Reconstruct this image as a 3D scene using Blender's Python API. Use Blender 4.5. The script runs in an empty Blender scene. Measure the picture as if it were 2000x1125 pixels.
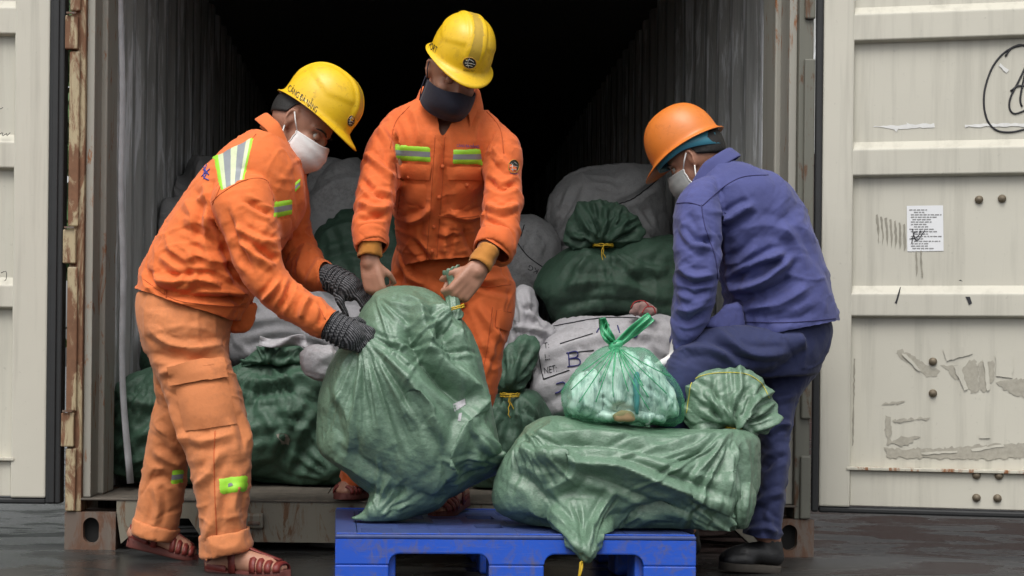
import bpy, bmesh, math, random
import numpy as np
from mathutils import Vector, Matrix, Euler
from mathutils.bvhtree import BVHTree

random.seed(7)
RNG = np.random.default_rng(11)
SC = bpy.context.scene
COL = SC.collection

# ------------------------------------------------------------------ camera
CAMY, CAMZ, FPX, VX, VY = -5.3, 0.60, 3180.0, 800.0, 720.0
ROLL = math.radians(0.6)
CA, SA = math.cos(ROLL), math.sin(ROLL)
cam = bpy.data.cameras.new('camera')
camo = bpy.data.objects.new('camera', cam)
COL.objects.link(camo)
cam.sensor_width = 36.0
cam.lens = 36.0 * FPX / 2000.0
cam.shift_x = (1000 - VX) / 2000.0
cam.shift_y = (VY - 562.5) / 2000.0
cam.clip_start, cam.clip_end = 0.05, 3000
camo.location = (0, CAMY, CAMZ)
camo.rotation_euler = (math.pi / 2, -ROLL, 0)
SC.camera = camo

# ------------------------------------------------------------------ sky, sun, exposure
SUN_EL, SUN_AZ = math.radians(58), math.radians(196)   # azimuth the light comes from, clockwise from +Y
world = bpy.data.worlds.new('World')
SC.world = world
world.use_nodes = True
wn = world.node_tree
wn.nodes.clear()
sky = wn.nodes.new('ShaderNodeTexSky')
sky.sky_type = 'NISHITA'
sky.sun_disc = False
sky.sun_elevation = SUN_EL
sky.sun_rotation = SUN_AZ
sky.air_density, sky.dust_density, sky.ozone_density = 1.0, 4.0, 1.0
hs = wn.nodes.new('ShaderNodeHueSaturation')
hs.inputs['Saturation'].default_value = 0.16
bg = wn.nodes.new('ShaderNodeBackground')
bg.inputs['Strength'].default_value = 0.15
wo = wn.nodes.new('ShaderNodeOutputWorld')
wn.links.new(sky.outputs[0], hs.inputs['Color'])
wn.links.new(hs.outputs[0], bg.inputs[0])
wn.links.new(bg.outputs[0], wo.inputs[0])

sl = bpy.data.lights.new('sun', 'SUN')
sl.energy = 1.4
sl.angle = math.radians(35)
sl.color = (1.0, 0.965, 0.91)
so = bpy.data.objects.new('sun', sl)
COL.objects.link(so)
_d = Vector((math.sin(SUN_AZ) * math.cos(SUN_EL), math.cos(SUN_AZ) * math.cos(SUN_EL), math.sin(SUN_EL)))
so.rotation_euler = _d.to_track_quat('Z', 'Y').to_euler()
so.location = (-3, -6, 8)

SC.view_settings.view_transform = 'Standard'
SC.view_settings.look = 'None'
SC.view_settings.exposure = 0.30
SC.view_settings.gamma = 1.0
SC.cycles.use_denoising = True
SC.cycles.max_bounces = 5
SC.cycles.diffuse_bounces = 3
SC.cycles.glossy_bounces = 2
SC.cycles.caustics_reflective = False
SC.cycles.caustics_refractive = False
SC.cycles.transparent_max_bounces = 12

# ------------------------------------------------------------------ pixel <-> place
def at(px, py, Y):
    dx, dy = px - VX, py - VY
    k = (Y - CAMY) / FPX
    return Vector(((dx * CA + dy * SA) * k, Y, CAMZ - (-dx * SA + dy * CA) * k))

def proj(V):
    k = FPX / (V[:, 1] - CAMY)
    x = V[:, 0] * k
    y = (CAMZ - V[:, 2]) * k
    return np.stack([VX + x * CA - y * SA, VY + x * SA + y * CA], 1)

def sc_at(Y):
    return FPX / (Y - CAMY)

# ------------------------------------------------------------------ objects
def tag(o, label=None, cat=None, group=None, kind=None):
    if label: o['label'] = label
    if cat: o['category'] = cat
    if group: o['group'] = group
    if kind: o['kind'] = kind
    return o

def empty(name, loc, label=None, cat=None, group=None):
    o = bpy.data.objects.new(name, None)
    COL.objects.link(o)
    o.location = loc
    o.empty_display_size = 0.1
    return tag(o, label, cat, group)

def setparent(o, parent):
    if parent is not None:
        o.parent = parent
        loc = Vector((0, 0, 0))
        p = parent
        while p is not None:
            loc += p.location
            p = p.parent
        o.location = o.location - loc   # parents are only ever translated

def mobj(name, V, F, mat, parent=None, smooth=True, me=None):
    if me is None:
        me = bpy.data.meshes.new(name)
        me.from_pydata([tuple(map(float, v)) for v in V], [], [tuple(map(int, f)) for f in F])
        if smooth:
            me.polygons.foreach_set('use_smooth', [True] * len(me.polygons))
        me.update()
        if mat is not None:
            me.materials.append(mat)
    o = bpy.data.objects.new(name, me)
    COL.objects.link(o)
    setparent(o, parent)
    return o

class MB:
    """collects simple shapes and links them as one mesh"""
    def __init__(s): s.V, s.F = [], []
    def add(s, V, F):
        b = len(s.V)
        s.V += [tuple(v) for v in V]
        s.F += [tuple(i + b for i in f) for f in F]
        return s
    def box(s, x0, x1, y0, y1, z0, z1):
        V = [(x0,y0,z0),(x1,y0,z0),(x1,y1,z0),(x0,y1,z0),(x0,y0,z1),(x1,y0,z1),(x1,y1,z1),(x0,y1,z1)]
        return s.add(V, [(0,3,2,1),(4,5,6,7),(0,1,5,4),(1,2,6,5),(2,3,7,6),(3,0,4,7)])
    def prism(s, poly, y0, y1):
        """poly in (x,z), counter-clockwise seen from -Y, extruded y0..y1"""
        n = len(poly)
        V = [(x, y0, z) for x, z in poly] + [(x, y1, z) for x, z in poly]
        F = [tuple(range(n)), tuple(range(2*n-1, n-1, -1))]
        F += [(i, i + n, (i+1) % n + n, (i+1) % n) for i in range(n)]
        return s.add(V, F)
    def tube(s, pts, r, n=8, cap=True):
        V, F = tube(pts, r, n, cap)
        return s.add(V, F)
    def build(s, name, mat, parent=None, smooth=False, bevel=0, xf=None):
        V = s.V
        if xf is not None:
            V = [xf @ Vector(v) for v in V]
        o = mobj(name, V, s.F, mat, parent, smooth)
        if bevel:
            m = o.modifiers.new('bevel', 'BEVEL')
            m.width, m.segments, m.limit_method = bevel, 2, 'ANGLE'
            m.angle_limit = math.radians(40)
            m.harden_normals = False
        return o

def frames(P):
    P = [Vector(p) for p in P]
    T = []
    for i in range(len(P)):
        a, b = P[max(i-1, 0)], P[min(i+1, len(P)-1)]
        t = (b - a)
        T.append(t.normalized() if t.length > 1e-9 else Vector((0, 0, 1)))
    ref = Vector((0, 1, 0)) if abs(T[0].y) < .9 else Vector((1, 0, 0))
    out = []
    n = (ref - T[0] * ref.dot(T[0])).normalized()
    for t in T:
        n = (n - t * n.dot(t))
        n = n.normalized() if n.length > 1e-6 else t.orthogonal().normalized()
        out.append((n, t.cross(n)))
    return P, T, out

def tube(pts, r, n=8, cap=True):
    P, T, fr = frames(pts)
    V, F = [], []
    for i, p in enumerate(P):
        rr = r[i] if hasattr(r, '__len__') else r
        a, b = fr[i]
        for k in range(n):
            th = 2 * math.pi * k / n
            V.append(p + a * math.cos(th) * rr + b * math.sin(th) * rr)
    m = len(P)
    for i in range(m - 1):
        for k in range(n):
            F.append((i*n+k, i*n+(k+1) % n, (i+1)*n+(k+1) % n, (i+1)*n+k))
    if cap:
        F.append(tuple(range(n-1, -1, -1)))
        F.append(tuple(range((m-1)*n, m*n)))
    return V, F

def capsule(pts, r, n=14):
    """tube with rounded ends"""
    pts = [Vector(p) for p in pts]
    r = list(r) if hasattr(r, '__len__') else [r] * len(pts)
    d0 = (pts[0] - pts[1]).normalized(); d1 = (pts[-1] - pts[-2]).normalized()
    P, R = [], []
    for a in (80, 55, 28):
        P.append(pts[0] + d0 * r[0] * math.sin(math.radians(a))); R.append(r[0] * math.cos(math.radians(a)))
    P += pts; R += r
    for a in (28, 55, 80):
        P.append(pts[-1] + d1 * r[-1] * math.sin(math.radians(a))); R.append(r[-1] * math.cos(math.radians(a)))
    return tube(P, R, n)

def ellipsoid(c, ax, ay, az, nu=20, nv=12):
    c, ax, ay, az = map(Vector, (c, ax, ay, az))
    V, F = [c - az], []
    for j in range(1, nv):
        ph = -math.pi/2 + math.pi * j / nv
        for i in range(nu):
            th = 2 * math.pi * i / nu
            V.append(c + (ax * math.cos(th) + ay * math.sin(th)) * math.cos(ph) + az * math.sin(ph))
    V.append(c + az)
    for i in range(nu):
        F.append((0, 1 + (i+1) % nu, 1 + i))
        F.append((len(V)-1, len(V)-1-nu+i, len(V)-1-nu+(i+1) % nu))
    for j in range(nv-2):
        for i in range(nu):
            F.append((1+j*nu+i, 1+j*nu+(i+1) % nu, 1+(j+1)*nu+(i+1) % nu, 1+(j+1)*nu+i))
    return V, F

def catmull(rows, sub):
    R = np.array(rows, float)
    n = len(R)
    out = []
    for i in range(n - 1):
        p0 = R[max(i-1, 0)]; p1 = R[i]; p2 = R[i+1]; p3 = R[min(i+2, n-1)]
        for k in range(sub):
            t = k / sub
            out.append(0.5 * ((2*p1) + (-p0+p2)*t + (2*p0-5*p1+4*p2-p3)*t*t + (-p0+3*p1-3*p2+p3)*t**3))
    out.append(R[-1])
    return np.array(out)

class Loft:
    """tube through silhouettes: rows (x1,y1,x2,y2,Yc,ry); x1..y2 are pixels of both edges, Yc the depth, ry the half depth"""
    def __init__(s, rows, ga=0.04, gc=0.01, n=40, sub=5, power=2.2, shrink=1.0, part=''):
        R = catmull(rows, sub)
        s.part = part
        C, A, B = [], [], []
        for x1, y1, x2, y2, Y, ry in R[:, :6]:
            p, q = at(x1, y1, Y), at(x2, y2, Y)
            C.append((p + q) / 2); A.append((q - p) / 2); B.append(ry)
        m = len(C)
        s.T = []
        V, F = [], []
        for i in range(m):
            t = (C[min(i+1, m-1)] - C[max(i-1, 0)]).normalized()
            s.T.append(t)
            a = A[i] * shrink
            b = a.cross(t)
            b = b.normalized() if b.length > 1e-6 else Vector((0, 1, 0))
            if b.y < 0: b = -b
            b = b.lerp(Vector((0, 1, 0)), .5).normalized() * B[i] * shrink
            e = 2.0 / power
            for k in range(n):
                th = 2 * math.pi * k / n
                c_, s_ = math.cos(th), math.sin(th)
                V.append(C[i] + a * math.copysign(abs(c_) ** e, c_) + b * math.copysign(abs(s_) ** e, s_))
        for i in range(m - 1):
            for k in range(n):
                F.append((i*n+k, i*n+(k+1) % n, (i+1)*n+(k+1) % n, (i+1)*n+k))
        V.append(C[0]); V.append(C[-1])
        for k in range(n):
            F.append((m*n, (k+1) % n, k))
            F.append((m*n+1, (m-1)*n+k, (m-1)*n+(k+1) % n))
        s.V, s.F, s.C, s.B = V, F, C, B
        s.rad = [max(a.length, b) for a, b in zip(A, B)]
        ts = np.linspace(0, 1, m)
        g = ga if hasattr(ga, '__len__') else [(0, ga), (1, ga)]
        s.ga = np.interp(ts, [q[0] for q in g], [q[1] for q in g])
        g = gc if hasattr(gc, '__len__') else [(0, gc), (1, gc)]
        s.gc = np.interp(ts, [q[0] for q in g], [q[1] for q in g])

# ------------------------------------------------------------------ cloth
def remesh(parts, voxel):
    mb = MB()
    for V, F in parts: mb.add(V, F)
    me = bpy.data.meshes.new('tmp')
    me.from_pydata(mb.V, [], mb.F)
    bm = bmesh.new(); bm.from_mesh(me)
    bmesh.ops.recalc_face_normals(bm, faces=bm.faces)
    bm.to_mesh(me); bm.free()
    o = bpy.data.objects.new('tmp', me)
    COL.objects.link(o)
    m = o.modifiers.new('r', 'REMESH')
    m.mode, m.voxel_size, m.adaptivity = 'VOXEL', voxel, 0
    dg = bpy.context.evaluated_depsgraph_get()
    ev = o.evaluated_get(dg)
    em = ev.to_mesh()
    V = np.empty(len(em.vertices) * 3); em.vertices.foreach_get('co', V)
    V = V.reshape(-1, 3).copy()
    F = np.array([tuple(p.vertices) if len(p.vertices) == 4 else tuple(p.vertices) + (p.vertices[-1],) for p in em.polygons])
    ev.to_mesh_clear()
    bpy.data.objects.remove(o); bpy.data.meshes.remove(me)
    return V, F

def edges_of(F, diag=True):
    pr = [F[:, [0, 1]], F[:, [1, 2]], F[:, [2, 3]], F[:, [3, 0]]]
    E = np.concatenate(pr); E.sort(1)
    E = np.unique(E[E[:, 0] != E[:, 1]], axis=0)
    if diag:
        D = np.concatenate([F[:, [0, 2]], F[:, [1, 3]]]); D = D[D[:, 0] != D[:, 1]]
        return E, D
    return E

def nbr_mean(x, E, n, cnt):
    out = np.empty_like(x)
    for c in range(x.shape[1]):
        out[:, c] = (np.bincount(E[:, 0], x[E[:, 1], c], n) + np.bincount(E[:, 1], x[E[:, 0], c], n)) / cnt
    return out

def smooth(V, F, it, lam=0.6, mu=-0.62):
    E = edges_of(F, False); n = len(V)
    cnt = np.maximum(np.bincount(E.ravel(), minlength=n), 1)
    for k in range(it):
        V = V + lam * (nbr_mean(V, E, n, cnt) - V)
        if mu: V = V + mu * (nbr_mean(V, E, n, cnt) - V)
    return V

def normals(V, F):
    a = V[F[:, 2]] - V[F[:, 0]]; b = V[F[:, 3]] - V[F[:, 1]]
    fn = np.cross(a, b)
    N = np.zeros_like(V)
    for k in range(4):
        for c in range(3):
            N[:, c] += np.bincount(F[:, k], fn[:, c], len(V))
    return N / np.maximum(np.linalg.norm(N, axis=1, keepdims=True), 1e-12)

def noise3(P, wl, seed=0, octs=1):
    """smooth value noise, about -1..1"""
    r = np.random.default_rng(seed)
    out = np.zeros(len(P)); amp = 1.0
    for o in range(octs):
        tab = r.uniform(-1, 1, 4096)
        off = r.uniform(0, 100, 3)
        Q = P / wl + off
        I = np.floor(Q).astype(np.int64); f = Q - I
        f = f * f * (3 - 2 * f)
        s = 0
        for dx in (0, 1):
            for dy in (0, 1):
                for dz in (0, 1):
                    h = ((I[:, 0]+dx) * 73856093 ^ (I[:, 1]+dy) * 19349663 ^ (I[:, 2]+dz) * 83492791) & 4095
                    w = (f[:, 0] if dx else 1-f[:, 0]) * (f[:, 1] if dy else 1-f[:, 1]) * (f[:, 2] if dz else 1-f[:, 2])
                    s = s + w * tab[h]
        out += amp * s
        amp *= .5; wl *= .5
    return out

def strokes_apply(V, N, strokes, part=None):
    """sculpted folds: (pixel polyline, width px, height m[, part names])"""
    uv = proj(V)
    view = np.array([0, CAMY, CAMZ]) - V
    view /= np.linalg.norm(view, axis=1, keepdims=True)
    face = np.clip((N * view).sum(1) * 2.2, 0, 1)
    D = np.zeros(len(V))
    for st in strokes:
        pts, w, amp = st[0], st[1], st[2]
        sel = np.ones(len(V), bool)
        if len(st) > 3 and part is not None:
            sel = np.isin(part, st[3] if isinstance(st[3], (list, tuple)) else [st[3]])
        P = np.array(pts, float)
        if len(P) > 2: P = catmull(P, 5)
        lo, hi = P.min(0) - 3*w, P.max(0) + 3*w
        sel &= (uv[:, 0] > lo[0]) & (uv[:, 0] < hi[0]) & (uv[:, 1] > lo[1]) & (uv[:, 1] < hi[1])
        idx = np.nonzero(sel)[0]
        if not len(idx): continue
        q = uv[idx]
        best = np.full(len(idx), 1e9); tt = np.zeros(len(idx))
        m = len(P) - 1
        for i in range(m):
            a, b = P[i], P[i+1]; ab = b - a
            t = np.clip(((q - a) @ ab) / max(ab @ ab, 1e-9), 0, 1)
            d = np.linalg.norm(q - (a + t[:, None] * ab), axis=1)
            u = d < best
            best[u] = d[u]; tt[u] = (i + t[u]) / m
        taper = np.clip(np.minimum(tt, 1 - tt) * 4 + .15, 0, 1)
        x = best / w
        prof = np.exp(-np.abs(x) ** 1.15) - .35 * np.exp(-((x - 1.9) / .8) ** 2)
        D[idx] += amp * prof * taper
    return V + N * (D * face)[:, None]

def wrinkle(V, F, ga, gc, axis, iters=120, kb=.12, kt=.004, seed_amp=.004, seed_wl=.06, seed=1, pin=None, V1=None):
    """the cloth is longer than the shape it covers: let it buckle"""
    E, D = edges_of(F)
    EE = np.concatenate([E, D]); n = len(V)
    i, j = EE[:, 0], EE[:, 1]
    d0 = V[j] - V[i]; L0 = np.linalg.norm(d0, axis=1) + 1e-9
    ax = axis[i] + axis[j]; ax /= np.maximum(np.linalg.norm(ax, axis=1, keepdims=True), 1e-9)
    c2 = ((d0 / L0[:, None] * ax).sum(1)) ** 2
    rest = L0 * (1 + (ga[i] + ga[j]) / 2 * c2 + (gc[i] + gc[j]) / 2 * (1 - c2))
    cnt = np.maximum(np.bincount(EE.ravel(), minlength=n), 1)
    cE = np.maximum(np.bincount(E.ravel(), minlength=n), 1)
    N = normals(V, F)
    x = (V if V1 is None else V1) + N * (seed_amp * (noise3(V, seed_wl, seed) + .5 * noise3(V, seed_wl * .45, seed + 5)))[:, None]
    w = np.ones(n) if pin is None else pin
    for it in range(iters):
        d = x[j] - x[i]; l = np.sqrt((d * d).sum(1)) + 1e-9
        cr = ((l - rest) / l * .5)[:, None] * d
        acc = np.empty_like(x)
        for c in range(3):
            acc[:, c] = np.bincount(i, cr[:, c], n) - np.bincount(j, cr[:, c], n)
        x = x + (1.35 * w / cnt)[:, None] * acc
        u = x - V
        u = u + kb * (nbr_mean(u, E, n, cE) - u)
        u *= (1 - kt)
        if pin is not None: u *= (1 - .5 * (1 - w))[:, None]
        x = V + u
    return x

def fieldfrom(V, lofts):
    """per vertex: growth along, growth around, axis, part"""
    C = np.array([tuple(c) for l in lofts for c in l.C])
    R = np.array([r for l in lofts for r in l.rad])
    T = np.array([tuple(t) for l in lofts for t in l.T])
    GA = np.concatenate([l.ga for l in lofts]); GC = np.concatenate([l.gc for l in lofts])
    PT = np.array([l.part for l in lofts for _ in l.C])
    best = np.empty(len(V), int)
    for s in range(0, len(V), 8000):
        d = np.linalg.norm(V[s:s+8000, None, :] - C[None], axis=2) / R[None]
        best[s:s+8000] = d.argmin(1)
    return GA[best], GC[best], T[best], PT[best]

def boundary_relax(V, F, it=6):
    """even out cut edges"""
    E = np.concatenate([F[:, [0, 1]], F[:, [1, 2]], F[:, [2, 3]], F[:, [3, 0]]]); E = E[E[:, 0] != E[:, 1]]
    k = np.sort(E, 1); u, c = np.unique(k, axis=0, return_counts=True)
    B = u[c == 1]
    if not len(B): return V
    n = len(V); cnt = np.bincount(B.ravel(), minlength=n); sel = cnt > 0
    for _ in range(it):
        m = nbr_mean(V, B, n, np.maximum(cnt, 1))
        V = V.copy(); V[sel] = .5 * V[sel] + .5 * m[sel]
    return V

def cut_faces(V, F, cuts):
    c = V[F].mean(1)
    kill = np.zeros(len(F), bool)
    for p, nrm, rad in cuts:
        p = np.array(p); nrm = np.array(nrm)
        dd = c - p
        kill |= ((dd @ nrm) > 0) & (np.linalg.norm(dd, axis=1) < rad)
    F = F[~kill]
    used = np.unique(F); mp = -np.ones(len(V), int); mp[used] = np.arange(len(used))
    return V[used], mp[F]

def cut_pixels(V, F, poly):
    """open a neckline: drop the front faces inside a pixel polygon"""
    uv = proj(V[F].mean(1)); P = np.array(poly, float)
    ins = np.zeros(len(F), bool)
    for a, b in zip(P, np.roll(P, -1, 0)):
        c = ((a[1] > uv[:, 1]) != (b[1] > uv[:, 1]))
        with np.errstate(divide='ignore', invalid='ignore'):
            x = (b[0] - a[0]) * (uv[:, 1] - a[1]) / (b[1] - a[1]) + a[0]
        ins ^= c & (uv[:, 0] < x)
    fn = np.cross(V[F[:, 2]] - V[F[:, 0]], V[F[:, 3]] - V[F[:, 1]])
    ins &= fn[:, 1] < 0
    F = F[~ins]
    used = np.unique(F); mp = -np.ones(len(V), int); mp[used] = np.arange(len(used))
    return V[used], mp[F]

def endcut(loft, end, back=.012, rad=1.6):
    """open a loft at its end: 0 first row, 1 last row"""
    if end: p, t, r = loft.C[-1], loft.T[-1], loft.rad[-1]
    else: p, t, r = loft.C[0], -loft.T[0], loft.rad[0]
    return (tuple(p - t * back), tuple(t), r * rad)

class Surf:
    """finished mesh one can lay things on"""
    def __init__(s, V, F):
        s.V, s.F = V, F
        s.bvh = BVHTree.FromPolygons([tuple(v) for v in V], [tuple(dict.fromkeys(map(int, f))) for f in F])
    def hit(s, px, py, off=0.0):
        o = Vector((0, CAMY, CAMZ)); d = (at(px, py, 0) - o).normalized()
        h = s.bvh.ray_cast(o, d)
        if h[0] is None: return None
        n = h[1] if h[1].dot(d) < 0 else -h[1]
        return h[0] + n * off, n

def crumple(P, seed, wls, amp=.10, dirs=None, warp=.35, cover=.5):
    """straight sharp creases: masked triangle waves in a few directions"""
    r = np.random.default_rng(seed)
    d = np.zeros(len(P))
    for k, wl in enumerate(wls):
        n = r.normal(size=3) if dirs is None else np.array(dirs[k % len(dirs)]) + r.normal(size=3) * .18
        n /= np.linalg.norm(n)
        x = (P @ n) / wl + warp * noise3(P, wl * 1.6, seed + 31 * k) + .5 * warp * noise3(P, wl * .7, seed + 31 * k + 7)
        t = 2 * np.abs(x - np.floor(x + .5))
        m = np.clip(cover + 1.5 * noise3(P, wl * 1.7, seed + 31 * k + 3), 0, 1)
        d += wl * amp * (t - .5) * m
    return d

def foldfield(V, lofts):
    """per vertex: arc length along its loft and the offset from its axis in two directions"""
    C = np.array([tuple(c) for l in lofts for c in l.C])
    R = np.array([r for l in lofts for r in l.rad])
    T = np.array([tuple(t) for l in lofts for t in l.T])
    S = []
    for q, l in enumerate(lofts):
        c = np.array([tuple(x) for x in l.C])
        S.append(np.concatenate([[0], np.cumsum(np.linalg.norm(np.diff(c, axis=0), axis=1))]) + 7.3 * q)
    S = np.concatenate(S)
    best = np.empty(len(V), int)
    for s in range(0, len(V), 8000):
        d = np.linalg.norm(V[s:s+8000, None, :] - C[None], axis=2) / R[None]
        best[s:s+8000] = d.argmin(1)
    off = V - C[best]; t = T[best]
    ds = (off * t).sum(1); off = off - t * ds[:, None]
    e1 = np.tile(np.array([0., 1, 0]), (len(V), 1)); e1 = e1 - t * (e1 * t).sum(1)[:, None]
    e2 = np.cross(t, e1)
    return S[best] + ds, (off * e1).sum(1), (off * e2).sum(1)

def folds(V, F, lofts, ga, seed, amp=1.0):
    """crumpled cloth: bulges with sharp creases where the cloth is squeezed, thin ridges elsewhere"""
    s, a, b = foldfield(V, lofts)
    w1 = noise3(np.stack([s, a, b], 1), .14, seed + 1); w2 = noise3(np.stack([s, a, b], 1), .17, seed + 2)
    s2 = s + .35 * b + .2 * a + .045 * w1; a2 = a + .05 * w2
    k = np.clip(ga / .08, .12, 1.05)
    big = noise3(np.stack([s2 / .075, a2 / .17, b / .17], 1), 1.0, seed + 3)
    mid = noise3(np.stack([s2 / .042 + .3 * w2, a2 / .12, b / .12], 1), 1.0, seed + 4)
    fin = noise3(np.stack([s / .03, a / .06, b / .06], 1), 1.0, seed + 6)
    bil = np.abs(big) * 1.5 - .45                       # bulges, sharp creases
    rid = np.clip(1 - np.abs(mid) * 3.0, 0, 1) ** 1.4   # thin ridges
    msk = np.clip(.45 + 1.1 * noise3(V, .16, seed + 8), 0, 1)
    # drag lines: long, along the limb
    drg = noise3(np.stack([s / .35 + .4 * w1, a2 / .05 + .8 * w2, b / .05], 1), 1.0, seed + 7)
    drg = np.clip(1 - np.abs(drg) * 2.6, 0, 1) ** 1.5
    Q = np.stack([s2, a, b], 1)
    cr = crumple(Q, seed + 40, (.16, .12, .085, .055), .11, [(1, .35, .3), (1, -.45, .3), (.8, .5, -.5), (1, 0, -.4)], .5, -.05)
    d = .0058 * k * bil * (.4 + .6 * msk) + .0055 * k * rid * msk + .005 * drg * (1 - msk) + .0006 * fin + (.45 + .55 * np.minimum(k, 1.2)) * cr
    return V + normals(V, F) * (amp * d)[:, None]

def creases(V, F, lofts, ga, seed, per=70, amp=1.0):
    """thin crisp fold lines, mostly slanting across the limb, denser where the cloth is squeezed"""
    s, a, b = foldfield(V, lofts)
    rho = np.sqrt(a * a + b * b); ph = np.arctan2(b, a)
    r = np.random.default_rng(seed)
    D = np.zeros(len(V))
    wv = .006 * noise3(V, .05, seed + 2)
    for q, l in enumerate(lofts):
        L = sum((y - x).length for x, y in zip(l.C[:-1], l.C[1:]))
        sel = np.nonzero((s > 7.3 * q - .1) & (s < 7.3 * q + L + .1))[0]
        if not len(sel): continue
        R = float(np.mean(l.rad)) * .85
        for k in range(int(per * L / .5 * (R / .1))):
            s0 = 7.3 * q + r.uniform(0, L); p0 = r.uniform(-math.pi, math.pi)
            g = np.interp((s0 - 7.3 * q) / L, np.linspace(0, 1, len(l.ga)), l.ga)
            if r.uniform(0, .09) > g + .012: continue
            th = r.normal(math.pi / 2, .5); ln = r.uniform(.025, .075); w = r.uniform(.0035, .008)
            h = amp * r.uniform(.0018, .0048) * (1 if r.uniform() < .6 else -1)
            dp = (ph[sel] - p0 + math.pi) % (2 * math.pi) - math.pi
            x = s[sel] - s0 + wv[sel]; y = dp * np.minimum(rho[sel], R)
            u = x * math.cos(th) + y * math.sin(th); v = -x * math.sin(th) + y * math.cos(th) + 4.0 * r.uniform(-1, 1) * u * u
            D[sel] += h * np.exp(-np.abs(v / w) ** 1.1) * np.exp(-(u / ln) ** 4)
    return V + normals(V, F) * D[:, None]

def fan(focus, a0, a1, n, l0, l1, seed, w=(2.5, 5), amp=(.003, .007), bend=.12):
    """pulled pleats that spread from a tie or a grip: strokes in pixels, angles in degrees, 90 = down"""
    r = random.Random(seed); out = []
    for k in range(n):
        t = math.radians(a0 + (a1 - a0) * (k + r.uniform(.1, .9)) / n); L = r.uniform(l0, l1)
        st = r.uniform(2, 16); c = r.uniform(-bend, bend)
        pts = [(focus[0] + math.cos(t + c * q) * (st + L * q), focus[1] + math.sin(t + c * q) * (st + L * q)) for q in (0, .35, .7, 1)]
        out.append((pts, r.uniform(*w), r.uniform(*amp) * (1 if k % 2 else -.8)))
    return out

def garment(name, lofts, voxel, mat, parent, strokes=(), cuts=(), iters=14, kb=.0, kt=.001, seed_amp=.0008, seed_wl=.02, seed=1, thick=0, sm=6, extra=(), fold=1.0, growscale=.5, cutpoly=()):
    V, F = remesh([(l.V, l.F) for l in lofts] + list(extra), voxel)
    V = smooth(V, F, sm, .6, -.3)
    if len(cuts):
        V, F = cut_faces(V, F, cuts)
        V = boundary_relax(V, F)
    for poly in cutpoly:
        V, F = cut_pixels(V, F, poly)
        V = boundary_relax(V, F)
    ga, gc, axis, part = fieldfrom(V, lofts)
    ga = smooth(np.stack([ga] * 3, 1), F, 30, .6, 0)[:, 0]
    V1 = folds(V, F, lofts, ga, seed * 13, fold) if fold else V
    if len(strokes):
        V1 = strokes_apply(V1, normals(V, F), [(q[0], q[1], q[2] * 1.5) + tuple(q[3:]) for q in strokes], part)
    if fold: V1 = creases(V1, F, lofts, ga, seed * 5 + 1)
    V2 = wrinkle(V1, F, ga * growscale, gc * growscale, axis, iters, kb, kt, seed_amp, seed_wl, seed)
    V2 = boundary_relax(V2, F, 3)
    o = mobj(name, V2, [tuple(dict.fromkeys(map(int, f))) for f in F], mat, parent)
    if thick:
        m = o.modifiers.new('thick', 'SOLIDIFY'); m.thickness, m.offset = thick, -1
    return o, Surf(V2, F)

def quad_pt(q, u, v):
    q = np.array(q, float)
    return (1-u)*(1-v)*q[0] + u*(1-v)*q[1] + u*v*q[2] + (1-u)*v*q[3]

def patch(name, surf, q, mat, parent, off=.004, nu=12, nv=8, tuck=.006, uv=True, flat=0):
    """a piece of cloth lying on a surface; q = four pixel corners TL TR BR BL"""
    G = {}
    H = {}
    for j in range(nv + 1):
        for i in range(nu + 1):
            p = quad_pt(q, i/nu, j/nv)
            h = surf.hit(p[0], p[1], 0)
            if h: H[i, j] = h
    if not H: return None
    ym = sorted(h[0].y for h in H.values())[len(H)//2]
    V, F, UV = [], [], []
    for j in range(nv + 1):
        for i in range(nu + 1):
            edge = i in (0, nu) or j in (0, nv)
            if (i, j) in H and abs(H[i, j][0].y - ym) < .2:
                p, n = H[i, j]
            else:
                k = min(H, key=lambda a: (a[0]-i)**2 + (a[1]-j)**2)
                pp = quad_pt(q, i/nu, j/nv)
                p, n = at(pp[0], pp[1], H[k][0].y), H[k][1]
            n = n.lerp(Vector((0, -1, 0)), .4).normalized()
            V.append(p + n * ((off - tuck) if edge and tuck else off))
            UV.append((i/nu, 1 - j/nv))
    # soften the small relief of what lies under
    Vn = np.array([tuple(v) for v in V]).reshape(nv+1, nu+1, 3)
    for _ in range(flat):
        W = Vn.copy()
        W[1:-1, 1:-1] = (Vn[:-2, 1:-1] + Vn[2:, 1:-1] + Vn[1:-1, :-2] + Vn[1:-1, 2:]) / 4
        Vn = W
    V = Vn.reshape(-1, 3)
    for j in range(nv):
        for i in range(nu):
            a = j*(nu+1)+i
            F.append((a, a+nu+1, a+nu+2, a+1))
    o = mobj(name, V, F, mat, parent)
    l = o.data.uv_layers.new(name='UVMap')
    for poly in o.data.polygons:
        for li in poly.loop_indices:
            l.data[li].uv = UV[o.data.loops[li].vertex_index]
    return o

def line_on(name, surf, pts, mat, parent, r=.0016, off=.001, step=6):
    """a seam, thread or pen line lying on a surface, pts in pixels"""
    mb = MB()
    line_into(mb, surf, pts, r, off, step)
    return mb.build(name, mat, parent, True) if mb.V else None

def line_runs(surf, pts, off=.001, step=6):
    P = np.array(pts, float)
    if len(P) > 2: P = catmull(P, 6)
    L = np.concatenate([[0], np.cumsum(np.linalg.norm(np.diff(P, axis=0), axis=1))])
    k = max(2, int(L[-1] / step))
    run, runs = [], []
    for s in np.linspace(0, L[-1], k):
        h = surf.hit(np.interp(s, L, P[:, 0]), np.interp(s, L, P[:, 1]), off)
        if h is None or (run and abs(h[0].y - run[-1].y) > .06):
            runs.append(run); run = [h[0]] if h else []
        else:
            run.append(h[0])
    runs.append(run)
    return [r for r in runs if len(r) > 1]

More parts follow.
